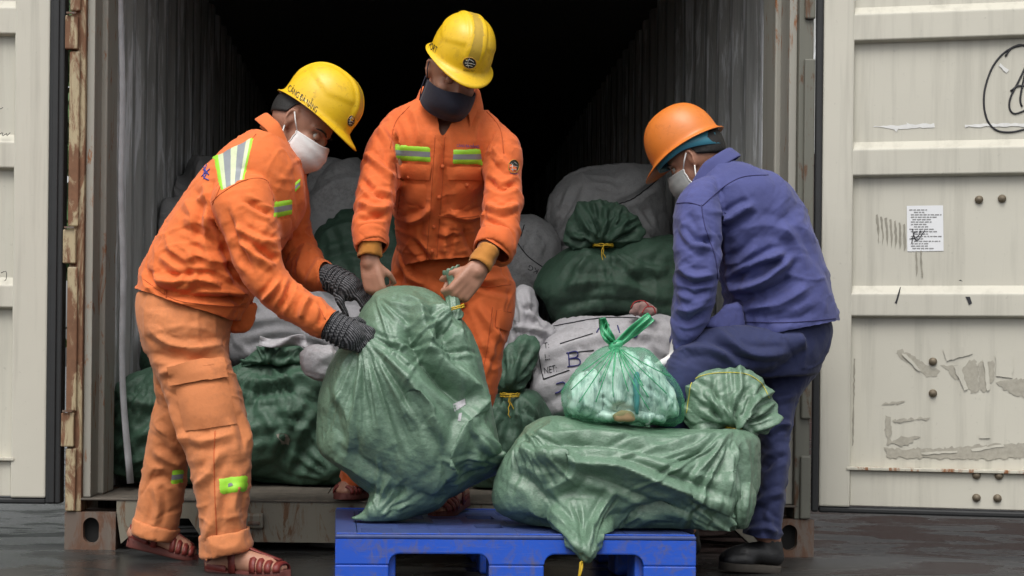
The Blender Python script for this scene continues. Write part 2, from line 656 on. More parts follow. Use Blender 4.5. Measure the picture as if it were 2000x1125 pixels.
def line_into(mb, surf, pts, r=.0016, off=.001, step=6, n=5):
    for run in line_runs(surf, pts, off, step): mb.tube(run, r, n)

def lines(name, surf, lst, mat, parent, r=.0014, off=.0006, step=5):
    """each line a part of its own"""
    for ln in lst:
        for run in line_runs(surf, ln, off, step):
            MB().tube(run, r, 5).build(name, mat, parent, True)

def text_mesh(s, res=3):
    cu = bpy.data.curves.new('t', 'FONT'); cu.body = s; cu.resolution_u = res
    o = bpy.data.objects.new('t', cu); COL.objects.link(o)
    me = o.evaluated_get(bpy.context.evaluated_depsgraph_get()).to_mesh()
    bm = bmesh.new(); bm.from_mesh(me)
    bmesh.ops.triangulate(bm, faces=bm.faces)
    bmesh.ops.subdivide_edges(bm, edges=[e for e in bm.edges if e.calc_length() > .25], cuts=1)
    V = np.array([tuple(v.co) for v in bm.verts]); bm.verts.index_update()
    F = [tuple(v.index for v in f.verts) for f in bm.faces]
    bm.free(); o.to_mesh_clear() if False else None
    bpy.data.objects.remove(o); bpy.data.curves.remove(cu)
    V = V[:, :2] - V[:, :2].min(0)
    return V / V.max(0), F, V.max(0)

def text_on(name, surf, s, q, mat, parent, off=.0012):
    """lettering laid on a surface inside four pixel corners TL TR BR BL"""
    T, F, _ = text_mesh(s)
    V = []; ok = []
    for u, v in T:
        p = quad_pt(q, u, 1 - v)
        h = surf.hit(p[0], p[1], off)
        V.append(h[0] if h else Vector((0, 0, 0))); ok.append(h is not None)
    F = [f for f in F if all(ok[i] for i in f)]
    return mobj(name, V, F, mat, parent, False) if F else None
# ------------------------------------------------------------------ materials
def hexlin(r, g, b):
    f = lambda c: (c/255/12.92) if c/255 <= .04045 else ((c/255+.055)/1.055)**2.4
    return (f(r), f(g), f(b))

class NT:
    def __init__(s, name):
        s.m = bpy.data.materials.new(name); s.m.use_nodes = True
        s.t = s.m.node_tree; s.t.nodes.clear()
        s.out = s.n('ShaderNodeOutputMaterial')
        s.b = s.n('ShaderNodeBsdfPrincipled')
        s.t.links.new(s.b.outputs[0], s.out.inputs[0])
        s.co = s.n('ShaderNodeTexCoord')
    def n(s, ty, **kw):
        nd = s.t.nodes.new(ty)
        for k, v in kw.items():
            if k.startswith('_'): setattr(nd, k[1:], v)
        return nd
    def l(s, a, b): s.t.links.new(a, b)
    def map(s, scale=(1, 1, 1), src='Object', rot=(0, 0, 0)):
        m = s.n('ShaderNodeMapping')
        m.inputs['Scale'].default_value = scale
        m.inputs['Rotation'].default_value = rot
        s.l(s.co.outputs[src], m.inputs[0])
        return m.outputs[0]
    def noise(s, vec, scale, detail=4, rough=.55, dist=0):
        n = s.n('ShaderNodeTexNoise')
        n.inputs['Scale'].default_value = scale; n.inputs['Detail'].default_value = detail
        n.inputs['Roughness'].default_value = rough; n.inputs['Distortion'].default_value = dist
        s.l(vec, n.inputs['Vector'])
        return n.outputs[0]
    def ramp(s, f, stops, interp='LINEAR'):
        r = s.n('ShaderNodeValToRGB'); r.color_ramp.interpolation = interp
        e = r.color_ramp.elements
        while len(e) < len(stops): e.new(.5)
        for el, (p, c) in zip(e, stops):
            el.position = p
            el.color = (c, c, c, 1) if not hasattr(c, '__len__') else (*c[:3], 1)
        s.l(f, r.inputs[0])
        return r.outputs[0]
    def mix(s, f, a, b, mode='MIX'):
        m = s.n('ShaderNodeMix'); m.data_type = 'RGBA'; m.blend_type = mode
        for i, v in ((0, f), (6, a), (7, b)):
            if hasattr(v, 'links'): s.l(v, m.inputs[i])
            elif i == 0: m.inputs[0].default_value = v
            else: m.inputs[i].default_value = (*v[:3], 1)
        return m.outputs[2]
    def math(s, op, a, b=0.0):
        m = s.n('ShaderNodeMath'); m.operation = op
        for i, v in ((0, a), (1, b)):
            if hasattr(v, 'links'): s.l(v, m.inputs[i])
            else: m.inputs[i].default_value = v
        return m.outputs[0]
    def bump(s, h, dist, strength=1.0, prev=None):
        b = s.n('ShaderNodeBump'); b.inputs['Distance'].default_value = dist; b.inputs['Strength'].default_value = strength
        s.l(h, b.inputs['Height'])
        if prev is not None: s.l(prev, b.inputs['Normal'])
        return b.outputs[0]
    def set(s, **kw):
        for k, v in kw.items():
            k = k.replace('_', ' ')
            if hasattr(v, 'links'): s.l(v, s.b.inputs[k])
            elif hasattr(v, '__len__') and len(v) == 3 and s.b.inputs[k].type == 'RGBA': s.b.inputs[k].default_value = (*v, 1)
            else: s.b.inputs[k].default_value = v
        return s.m

def lighter(c, k): return tuple(min(1, x * k) for x in c)

def ridged(t, vec, scale, detail=2, dist=.6):
    n = t.n('ShaderNodeTexNoise'); n.noise_type = 'RIDGED_MULTIFRACTAL'
    n.inputs['Scale'].default_value = scale; n.inputs['Detail'].default_value = detail
    n.inputs['Roughness'].default_value = .5; n.inputs['Distortion'].default_value = dist
    t.l(vec, n.inputs['Vector'])
    return n.outputs[0]

def fabric(name, c, rough=.85, var=.18, dirt=.0, dirtcol=(.05, .04, .03), weave=900, sheen=.1, crease=1.0):
    t = NT(name)
    v = t.map()
    n1 = t.noise(v, 5, 3, .6)
    n2 = t.noise(v, 45, 3, .65)
    col = t.mix(t.ramp(n1, [(.3, 0), (.7, 1)]), lighter(c, 1 - var), lighter(c, 1 + var * .6))
    if dirt:
        col = t.mix(t.math('MULTIPLY', t.ramp(t.math('MULTIPLY', n1, n2), [(.22, 0), (.42, 1)]), dirt), col, dirtcol)
    h = t.math('ADD', t.math('MULTIPLY', ridged(t, t.map((1, 1, .75)), 11, 2), .8 * crease), t.math('MULTIPLY', n2, .55))
    b = t.bump(h, .007, .40)
    return t.set(Base_Color=col, Roughness=rough, Normal=b, Sheen_Weight=sheen, Sheen_Roughness=.5)

def plain(name, c, rough=.5, metal=0.0, var=.1, scale=12, bumpd=.0, spec=.5, coat=0.0):
    t = NT(name); v = t.map()
    n = t.noise(v, scale, 5, .6)
    col = t.mix(n, lighter(c, 1 - var), lighter(c, 1 + var))
    kw = dict(Base_Color=col, Roughness=rough, Metallic=metal, Specular_IOR_Level=spec)
    if coat: kw['Coat_Weight'] = coat
    if bumpd: kw['Normal'] = t.bump(t.noise(v, scale * 3, 4, .6), bumpd, .6)
    return t.set(**kw)

def sackmat(name, c, rough=.36, spec=.7, dirt=.18, weave=330, crease=1.0, grain=1.0):
    """woven plastic tape fabric: crossing tapes of 3 mm"""
    t = NT(name); v = t.map(rot=(.25, .5, .3))
    n1 = t.noise(v, 4, 3, .6); n3 = t.noise(v, 60, 3, .7); n5 = t.noise(t.map((1, 1, 3), rot=(.25, .5, .3)), 150, 2, .7)
    col = t.mix(t.ramp(n1, [(.3, 0), (.7, 1)]), lighter(c, .90), lighter(c, 1.08))
    col = t.mix(t.math('MULTIPLY', t.ramp(n5, [(.42, 0), (.62, 1)]), .24 * grain), col, lighter(c, 1.75))
    col = t.mix(t.math('MULTIPLY', t.ramp(n5, [(.34, 1), (.46, 0)]), .26 * grain), col, lighter(c, .55))
    col = t.mix(t.math('MULTIPLY', t.ramp(t.math('MULTIPLY', n1, n3), [(.26, 0), (.42, 1)]), dirt), col, (.06, .055, .045))
    h = t.math('ADD', t.math('MULTIPLY', ridged(t, t.map((1, 1, 1)), 9, 3, .8), .75 * crease), t.math('MULTIPLY', n3, .5))
    h = t.math('ADD', h, t.math('MULTIPLY', n5, .22))
    b = t.bump(h, .010, .5)
    r = t.math('ADD', rough - .12, t.math('MULTIPLY', n3, .3))
    return t.set(Base_Color=col, Roughness=r, Normal=b, Specular_IOR_Level=spec)

def paint_steel(name, c, rust=.0, streak=.35, rough=.5, wearc=(.16, .15, .12), rustc=(.12, .05, .02), light=None, lightamt=0.0):
    t = NT(name); v = t.map()
    n1 = t.noise(v, 1.6, 4, .6)
    col = t.mix(n1, lighter(c, .86), lighter(c, 1.1))
    vs = t.map((9, 9, .55))
    st = t.noise(vs, 2.2, 4, .65)
    col = t.mix(t.math('MULTIPLY', t.ramp(st, [(.50, 0), (.78, 1)]), streak), col, wearc)
    sp = t.noise(v, 55, 3, .7)
    col = t.mix(t.math('MULTIPLY', t.ramp(sp, [(.66, 0), (.74, 1)]), .55 * streak), col, lighter(wearc, .5))
    if light is not None:
        vl = t.map((14, 5, .8))
        nl = t.noise(vl, 2.0, 7, .7, .5)
        col = t.mix(t.math('MULTIPLY', t.ramp(nl, [(.50, 0), (.58, 1)]), lightamt), col, light)
    rg = rough
    if rust:
        nr = t.noise(t.map((6, 6, 1.6)), 3.2, 7, .7, .8)
        m = t.ramp(nr, [(.62 - rust * .35, 0), (.68 - rust * .3, 1)])
        rc = t.mix(t.noise(v, 30, 5, .7), rustc, lighter(rustc, 3.0))
        col = t.mix(m, col, rc)
        rg = t.math('ADD', rough, t.math('MULTIPLY', m, .35))
    b = t.bump(t.math('ADD', t.math('MULTIPLY', t.noise(v, 7, 2, .6), .8), t.math('MULTIPLY', sp, .25)), .006, .18)
    return t.set(Base_Color=col, Roughness=rg, Normal=b)

ORANGE = hexlin(222, 100, 42)
M = {}
M['jacket_orange'] = fabric('jacket orange', (.74, .165, .034), dirt=.25, dirtcol=(.35, .09, .03), var=.12)
M['trouser_orange'] = fabric('trouser faded orange', (.63, .215, .075), dirt=.4, dirtcol=(.33, .12, .05), var=.14)
M['suit_orange'] = fabric('suit orange', (.72, .145, .03), dirt=.25, dirtcol=(.36, .08, .025), var=.12)
M['seam_orange'] = plain('seam orange', (.50, .10, .025), .9, var=.2, scale=200)
M['seam_light'] = plain('seam pale orange', (.72, .27, .10), .9, var=.15, scale=200)
M['mustard'] = fabric('mustard cuff', (.50, .20, .03), var=.15)
M['blue'] = fabric('work blue', (.064, .074, .225), dirt=.35, dirtcol=(.05, .05, .13), var=.2)
M['blue_dark'] = fabric('work blue trousers', (.022, .030, .098), dirt=.4, dirtcol=(.02, .022, .05), var=.25)
M['seam_blue'] = plain('seam blue', (.03, .03, .11), .9)
M['skin'] = None
t = NT('skin'); v = t.map()
n = t.noise(v, 18, 5, .6); n2 = t.noise(v, 90, 4, .6)
c = t.mix(n, (.33, .165, .105), (.47, .245, .165))
c = t.mix(t.math('MULTIPLY', n2, .25), c, (.30, .11, .07))
M['skin'] = t.set(Base_Color=c, Roughness=.5, Normal=t.bump(t.noise(v, 260, 4, .65), .0012, .5))
M['hair'] = plain('hair', (.008, .007, .006), .55, var=.5, scale=180, bumpd=.003)
M['eye'] = plain('eye', (.35, .32, .28), .2)
M['iris'] = plain('iris', (.01, .008, .006), .15)

def helmetmat(name, c, grime):
    t = NT(name); v = t.map()
    n = t.noise(v, 14, 6, .65)
    col = t.mix(n, lighter(c, .84), lighter(c, 1.1))
    n2 = t.noise(v, 34, 6, .72, .5)
    col = t.mix(t.math('MULTIPLY', t.ramp(n2, [(.54, 0), (.72, 1)]), .5), col, grime)
    n3 = t.noise(t.map((40, 130, 60), rot=(.4, .2, .8)), 1.2, 5, .7)
    col = t.mix(t.math('MULTIPLY', t.ramp(n3, [(.62, 0), (.7, 1)]), .45), col, lighter(grime, .8))
    r = t.math('ADD', .26, t.math('MULTIPLY', n2, .3))
    return t.set(Base_Color=col, Roughness=r, Normal=t.bump(n3, .0008, .4), Specular_IOR_Level=.5)
M['helmet_yellow'] = helmetmat('helmet yellow', (.80, .50, .012), (.36, .20, .02))
M['helmet_worn'] = helmetmat('helmet worn crest', (.52, .34, .04), (.22, .13, .05))
M['helmet_orange'] = helmetmat('helmet orange', (.70, .20, .03), (.38, .09, .015))
M['harness_grey'] = plain('harness grey', (.16, .17, .17), .5)
M['harness_blue'] = plain('harness blue', (.055, .24, .32), .45)
M['ink_dark'] = plain('printed dark ink', (.018, .018, .014), .5, var=.4, scale=140)
M['ink_blue'] = plain('blue marker ink', (.02, .022, .16), .6, var=.3, scale=90)
M['ink_black'] = plain('black marker ink', (.018, .018, .022), .6, var=.3, scale=90)
M['embroidery'] = plain('blue embroidery', (.05, .06, .30), .9, var=.3, scale=300)
M['emblem_red'] = plain('emblem red', (.45, .03, .05), .7)
M['emblem_white'] = plain('emblem white', (.55, .55, .52), .7)
M['emblem_gold'] = plain('emblem gold', (.5, .27, .05), .7)
M['mask_white'] = fabric('mask white', (.72, .71, .70), var=.05, weave=500, sheen=.1)
M['mask_grey'] = fabric('mask grey', (.30, .31, .30), var=.12, weave=500)
M['mask_navy'] = fabric('mask navy', (.006, .007, .020), var=.2, weave=500)
M['strap_white'] = plain('strap white', (.70, .69, .67), .8)
def knit(name, a, b):
    t = NT(name); v = t.map()
    w = t.n('ShaderNodeTexWave'); w.bands_direction = 'DIAGONAL'; w.inputs['Scale'].default_value = 62; w.inputs['Distortion'].default_value = 2.5; w.inputs['Detail Scale'].default_value = 3
    t.l(v, w.inputs[0])
    n = t.noise(v, 120, 4, .7)
    c = t.mix(t.ramp(t.math('MULTIPLY', w.outputs[1], n), [(.18, 0), (.5, 1)]), a, b)
    bb = t.bump(w.outputs[1], .002, .8); bb = t.bump(n, .002, .6, bb)
    return t.set(Base_Color=c, Roughness=.95, Normal=bb)
M['glove_grey'] = knit('knit glove grey', (.022, .023, .026), (.16, .16, .17))
M['glove_palm'] = knit('glove rubber palm', (.012, .012, .014), (.05, .05, .05))
def tapemat(name, edge, mid, lo=.34, hi=.66, extra=None):
    t = NT(name)
    sp = t.n('ShaderNodeSeparateXYZ'); t.l(t.co.outputs['UV'], sp.inputs[0])
    st = [(0, edge), (lo, mid), (hi, edge)] if extra is None else extra
    c = t.ramp(sp.outputs[1], st, 'CONSTANT')
    n = t.noise(t.map(), 120, 3, .6)
    c = t.mix(t.math('MULTIPLY', n, .25), c, (.1, .1, .1))
    return t.set(Base_Color=c, Roughness=.45, Normal=t.bump(n, .0008, .4))
LIME, SILV = (.38, .80, .035), (.27, .29, .31)
PALE = (.66, .72, .46)
M['tape'] = tapemat('reflective tape', LIME, SILV)
M['tape_lime'] = tapemat('lime tape', LIME, LIME)
M['tape_shoulder'] = tapemat('shoulder tape', LIME, SILV, extra=[(0, LIME), (.14, PALE), (.26, SILV), (.44, PALE), (.60, SILV), (.80, PALE), (.90, LIME)])
M['sandal'] = plain('sandal dark red', (.17, .026, .020), .45, var=.3, scale=60, bumpd=.002)
M['sandal_sole'] = plain('sandal sole', (.10, .022, .016), .7, var=.3, scale=80)
M['shoe_black'] = plain('shoe black', (.014, .014, .015), .45, var=.4, scale=50, bumpd=.002)
M['shoe_sole'] = plain('shoe sole', (.045, .038, .030), .8, var=.4, scale=50)

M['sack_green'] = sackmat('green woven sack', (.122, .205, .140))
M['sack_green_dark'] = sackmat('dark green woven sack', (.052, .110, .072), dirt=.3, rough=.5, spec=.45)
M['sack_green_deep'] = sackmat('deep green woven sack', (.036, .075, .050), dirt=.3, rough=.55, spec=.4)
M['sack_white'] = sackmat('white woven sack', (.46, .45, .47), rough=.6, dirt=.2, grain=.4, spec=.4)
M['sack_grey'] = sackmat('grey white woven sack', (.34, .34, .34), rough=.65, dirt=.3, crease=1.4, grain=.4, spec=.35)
M['twine'] = plain('yellow twine', (.55, .36, .02), .7, var=.3, scale=100)
M['hem_yellow'] = plain('yellow hem thread', (.55, .48, .06), .7)
M['pallet'] = None
t = NT('blue pallet plastic'); v = t.map()
n1 = t.noise(v, 3, 6, .65); n2 = t.noise(v, 25, 6, .7, .5); n3 = t.noise(t.map((4, 4, 60)), 3, 5, .7)
c = t.mix(n1, (.009, .058, .42), (.015, .098, .56))
c = t.mix(t.math('MULTIPLY', t.ramp(n2, [(.50, 0), (.66, 1)]), .6), c, (.10, .095, .14))
c = t.mix(t.math('MULTIPLY', t.ramp(t.noise(t.map((7, 7, 2)), 2.2, 5, .7, .7), [(.55, 0), (.66, 1)]), .5), c, (.12, .10, .10))
c = t.mix(t.math('MULTIPLY', t.ramp(n3, [(.58, 0), (.7, 1)]), .4), c, (.13, .15, .32))
M['pallet'] = t.set(Base_Color=c, Roughness=t.math('ADD', .32, t.math('MULTIPLY', n2, .3)), Normal=t.bump(n2, .0015, .5))

M['pallet_deck'] = plain('dusty pallet deck', (.04, .065, .20), .5, var=.4, scale=25, bumpd=.001)
M['door'] = paint_steel('door paint', (.53, .51, .435), streak=.34)
M['door_seam'] = paint_steel('door edge paint', (.50, .48, .40), rust=.25, streak=.4)
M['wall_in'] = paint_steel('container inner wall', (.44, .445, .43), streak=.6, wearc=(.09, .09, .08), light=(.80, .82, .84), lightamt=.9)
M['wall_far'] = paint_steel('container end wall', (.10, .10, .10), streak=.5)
M['post_grey'] = paint_steel('post grey', (.30, .29, .25), rust=.12, streak=.5)
M['post_rust'] = paint_steel('post rusty', (.40, .33, .20), rust=.55, streak=.6, rustc=(.085, .042, .022))
M['post_dark'] = paint_steel('post dark', (.13, .13, .105), rust=.25, streak=.7, rustc=(.05, .028, .016))
M['sill'] = paint_steel('sill steel', (.19, .175, .135), rust=.24, streak=.7, rustc=(.065, .035, .018))
M['casting'] = paint_steel('casting steel', (.13, .10, .08), rust=.5, streak=.7, rustc=(.06, .032, .02))
M['gasket'] = plain('rubber gasket', (.012, .013, .014), .6, var=.4, scale=20)
M['bolt'] = plain('bolt', (.16, .13, .09), .6, metal=.3, var=.5, scale=100)
M['cavity_shade'] = plain('painted cavity shade', (.006, .006, .006), .9)  # near-black colour standing in for the shade inside a hollow casting
t = NT('floor plywood'); v = t.map((14, .8, 14))
n1 = t.noise(v, 2.5, 6, .65); n2 = t.noise(t.map(), 12, 6, .7)
c = t.mix(n1, (.05, .042, .034), (.17, .145, .115))
c = t.mix(t.ramp(n2, [(.45, 0), (.7, .7)]), c, (.04, .036, .03))
M['floor'] = t.set(Base_Color=c, Roughness=.75, Normal=t.bump(n1, .003, .5))
M['paper'] = plain('notice paper', (.72, .73, .74), .8, var=.05)
M['tape_white'] = plain('torn white tape', (.66, .66, .64), .6, var=.2, scale=60)
M['residue'] = plain('tape residue', (.35, .33, .275), .8, var=.35, scale=70)
M['smear'] = plain('grime smear', (.27, .255, .21), .8, var=.3, scale=50)
M['print_grey'] = plain('faint print', (.25, .25, .25), .8)
t = NT('wet ground'); v = t.map()
n1 = t.noise(v, 1.1, 7, .65, .4); n2 = t.noise(v, 90, 5, .7); n3 = t.noise(t.map((1, 1.6, 1)), 2.2, 4, .6, .5)
c = t.mix(n1, (.016, .016, .016), (.042, .042, .040))
c = t.mix(t.math('MULTIPLY', t.ramp(n2, [(.6, 0), (.72, 1)]), .5), c, (.13, .125, .11))
wet = t.ramp(n3, [(.44, 0), (.58, 1)])
r = t.math('ADD', .05, t.math('MULTIPLY', wet, .38))
b = t.bump(t.math('ADD', n2, t.math('MULTIPLY', n1, 3.0)), .0022, .5)
M['ground'] = t.set(Base_Color=c, Roughness=r, Normal=b, Specular_IOR_Level=.5)
# thin green film
t = NT('green film'); v = t.map()
n = t.noise(v, 14, 5, .6)
t.set(Base_Color=t.mix(n, (.10, .46, .24), (.22, .62, .38)), Roughness=.16, Normal=t.bump(t.noise(t.map((9, 9, 3)), 9, 5, .6, .6), .012, .6), Specular_IOR_Level=.7)
tr = t.n('ShaderNodeBsdfTransparent'); tr.inputs[0].default_value = (.85, .97, .91, 1)
mx = t.n('ShaderNodeMixShader')
lw = t.n('ShaderNodeLayerWeight'); lw.inputs[0].default_value = .35
t.l(t.math('ADD', .05, t.math('MULTIPLY', lw.outputs[1], .48)), mx.inputs[0])
t.l(tr.outputs[0], mx.inputs[1]); t.l(t.b.outputs[0], mx.inputs[2]); t.l(mx.outputs[0], t.out.inputs[0])
M['film'] = t.m
M['film_dense'] = plain('green film gathered', (.06, .36, .17), .2, var=.35, scale=60, bumpd=.003, spec=.6)
t = NT('clear white plastic'); v = t.map((30, 30, 7))
n = t.noise(v, 1.4, 4, .65, .6)
c = t.ramp(n, [(.28, (.16, .20, .20)), (.42, (.45, .52, .52)), (.52, (.78, .81, .80)), (.66, (.62, .70, .70)), (.74, (.30, .42, .46))])
M['clear_white'] = t.set(Base_Color=c, Roughness=.16, Normal=t.bump(n, .006, .5), Specular_IOR_Level=.7)
M['cardboard'] = plain('cardboard', (.36, .24, .13), .8)
M['teal_wrap'] = plain('teal wrap', (.10, .30, .36), .4, var=.4, scale=40)
M['red_trim'] = plain('red trim', (.42, .03, .035), .85)
M['pinkish'] = fabric('pinkish cotton', (.36, .22, .20), var=.2)
M['red_box'] = paint_steel('red container paint', (.050, .026, .022), streak=.6)
M['leaf'] = plain('leaves', (.045, .095, .025), .6, var=.6, scale=9)
M['bark'] = plain('bark', (.06, .045, .03), .9)
# ------------------------------------------------------------------ ground
g = MB().add([(-300, -40, 0), (300, -40, 0), (300, 600, 0), (-300, 600, 0)], [(0, 1, 2, 3)]).build('ground', M['ground'])
tag(g, 'wet dark concrete yard', None, None, 'structure')

# ------------------------------------------------------------------ the container the men unload
CX, X0, X1, LEN, HT = .102, -1.117, 1.321, 12.19, 2.59
FZ = .168
ct = empty('shipping_container', (CX, 0, 0), 'open beige shipping container full of sacks', 'container')

def casting(x0, x1, z0, z1, y0, y1, parent):
    """corner block with an oval hole in its front face"""
    cx, cz = (x0 + x1) / 2 + .003, (z0 + z1) / 2 + .002
    n = 28
    oval = []
    for k in range(n):
        th = 2 * math.pi * k / n
        x, z = math.cos(th) * .026, math.sin(th) * .026
        oval.append((cx + x, cz + z + math.copysign(.016, z if abs(z) > 1e-9 else 1)))
    def rim(th):
        c, s = math.cos(th), math.sin(th)
        k = min((x1 - x0) / 2 / max(abs(c), 1e-6), (z1 - z0) / 2 / max(abs(s), 1e-6))
        return ((x0 + x1) / 2 + c * k, (z0 + z1) / 2 + s * k)
    V, F = [], []
    for k in range(n):
        th = 2 * math.pi * (k + .0) / n
        a = rim(th)
        V += [(a[0], y0, a[1]), (oval[k][0], y0, oval[k][1]), (oval[k][0], y0 + .03, oval[k][1])]
    for k in range(n):
        a, b = k * 3, (k + 1) % n * 3
        F += [(a, b, b+1, a+1), (a+1, b+1, b+2, a+2)]
    mb = MB().add(V, F)
    # corners of the block that the fan above cuts
    mb.box(x0, x1, y0 + .004, y0 + .004001, z0, z1) if False else None
    b = MB()
    b.V, b.F = mb.V, mb.F
    for (xx, zz) in ((x0, z0), (x1, z0), (x1, z1), (x0, z1)):
        j = min(range(n), key=lambda q: (V[q*3][0]-xx)**2 + (V[q*3][2]-zz)**2)
        V2 = V[j*3]; b.V[j*3] = (xx, y0, zz)
    o = b.build('corner_casting', M['casting'], parent, False)
    mb = MB()
    mb.add([(x0,y0,z0),(x1,y0,z0),(x1,y0,z1),(x0,y0,z1),(x0,y1,z0),(x1,y1,z0),(x1,y1,z1),(x0,y1,z1)],
           [(0,4,5,1),(1,5,6,2),(2,6,7,3),(3,7,4,0),(4,7,6,5)])
    mb.build('casting_shell', M['casting'], o)
    MB().box(cx - .05, cx + .05, y0 + .03, y0 + .08, cz - .055, cz + .055).build('hole_shade', M['cavity_shade'], o)  # solid black block behind the oval, the hollow's shade put into its colour
    return o
casting(X0, X0 + .166, .0, .122, -.004, .17, ct)
casting(X1 - .166, X1, .0, .122, -.004, .17, ct)
casting(X0, X0 + .166, HT - .118, HT, -.004, .17, ct)
casting(X1 - .166, X1, HT - .118, HT, -.004, .17, ct)

for sgn, xo in ((1, X0), (-1, X1)):
    xx = lambda a: xo + sgn * a
    def bx(mb, a0, a1, y0, y1, z0, z1):
        p, q = sorted((xx(a0), xx(a1)))
        return mb.box(p, q, y0, y1, z0, z1)
    PM = M['post_rust'] if sgn > 0 else M['post_dark']
    if sgn < 0: xo = X1 - .012
    o = bx(MB(), .004, .052, .0, .12, .123, HT - .12).build('corner_post', PM, ct, bevel=.004)
    bx(MB(), .0525, .078, .022, .15, .169, HT - .12).build('post_flange', M['post_grey'], o, bevel=.003)
    bx(MB(), .056, .096, .15, .34, .169, HT - .12).build('post_web', M['post_grey'], o, bevel=.006)
    for zz in (1.68, .985, .39) if sgn > 0 else ():
        h = bx(MB(), -.012, .030, -.022, .0, zz - .055, zz + .055).build('hinge_lug', PM, o, bevel=.004)
        bx(MB(), -.006, .026, -.030, -.0225, zz + .058, zz + .064).build('hinge_pin', M['casting'], h)
    # the loose hinge strip that stands proud between the lugs
    for z0, z1 in ((.125, .33), (.45, .92), (1.05, 1.62), (1.75, 2.4)):
        bx(MB(), .002, .036, -.014, -.0005, z0, z1).build('hinge_strip', PM, o, bevel=.005)

# sill with fork pockets
def notch_sill():
    top, bot = .160, .030
    xa, xb = X0 + .167, X1 - .167
    pts = [(xa, top), (xa, .118), (xa + .015, .02), (xa + .11, .105), (xa + .235, .105), (xa + .285, bot),
           (xb - .285, bot), (xb - .235, .105), (xb - .11, .105), (xb - .015, .02), (xb, .118), (xb, top)]
    return [(x, z) for x, z in pts]
o = MB().prism(notch_sill(), .004, .10).build('sill', M['sill'], ct)
MB().box(X0 + .05, X1 - .05, .0, .30, .1605, .1675).build('threshold_plate', M['floor'], o, bevel=.002)
for x in (-.50, .72):
    k = MB().box(x - .032, x + .032, -.022, .0035, .075, .125).build('lock_lug', M['sill'], o, bevel=.008)
    MB().box(x - .020, x + .020, -.030, -.0225, .088, .10).build('lug_pin', M['casting'], k, bevel=.003)
MB().box(X0 + .167, X1 - .167, .03, .13, HT - .13, HT - .02).build('header', M['sill'], ct)

# walls: trapezoid corrugation, pitch 0.278
def corr_wall(name, xin, sgn, mat, parent):
    prof = []
    y = .345
    while y < LEN - .1:
        prof += [(y, 0), (y + .072, 0), (y + .140, .036), (y + .210, .036)]
        y += .278
    prof.append((LEN, 0))
    V, F = [], []
    zs = [.15, HT - .050]
    for yy, d in prof:
        for z in zs: V.append((xin + sgn * d, yy, z))
    for yy, d in prof:
        for z in zs: V.append((xin + sgn * (d + .003), yy, z))
    n = len(prof); b = 2 * n
    for i in range(n - 1):
        a = 2 * i
        F += [(a, a+2, a+3, a+1), (b+a, b+a+1, b+a+3, b+a+2), (a, b+a, b+a+2, a+2), (a+1, a+3, b+a+3, b+a+1)]
    return mobj(name, V, F, mat, parent, False)
corr_wall('side_wall', X0 + .050, -1, M['wall_in'], ct)
corr_wall('side_wall', X1 - .050, 1, M['wall_in'], ct)
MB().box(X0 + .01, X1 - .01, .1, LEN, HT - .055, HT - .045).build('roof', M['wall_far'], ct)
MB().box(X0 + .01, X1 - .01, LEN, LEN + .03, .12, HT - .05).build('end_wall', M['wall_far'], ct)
for s, a in ((1, X0), (-1, X1)):
    p, q = sorted((a + s * .01, a + s * .075))
    MB().box(p, q, .171, LEN - .01, .05, .165).build('bottom_rail', M['casting'], ct)
for k in range(6):
    w = (X1 - X0 - .16) / 6
    MB().box(X0 + .08 + k * w + .002, X0 + .08 + (k + 1) * w - .002, .302, LEN - .02, .14, .164 + .0007 * (k % 3)).build('floor_board', M['floor'], ct)
# a bent white lining strip at the left jamb
V, F = [], []
for i in range(25):
    z = .19 + i / 24 * 2.2
    w = .008 * math.sin(z * 2.3) + .004 * math.sin(z * 9) + .09 * max(0, (.75 - z)) ** 1.5
    for a, y in ((.102 + w * .9, .36), (.116 + w, .385), (.104 + w * .8, .43)):
        V.append((X0 + a - .002, y, z))
for i in range(24):
    for k in range(2):
        a = i * 3 + k
        F.append((a, a+1, a+4, a+3))
o = mobj('lining_strip', V, F, plain('white lining', (.52, .53, .55), .7, var=.45, scale=14), ct)
o.modifiers.new('s', 'SOLIDIFY').thickness = .004

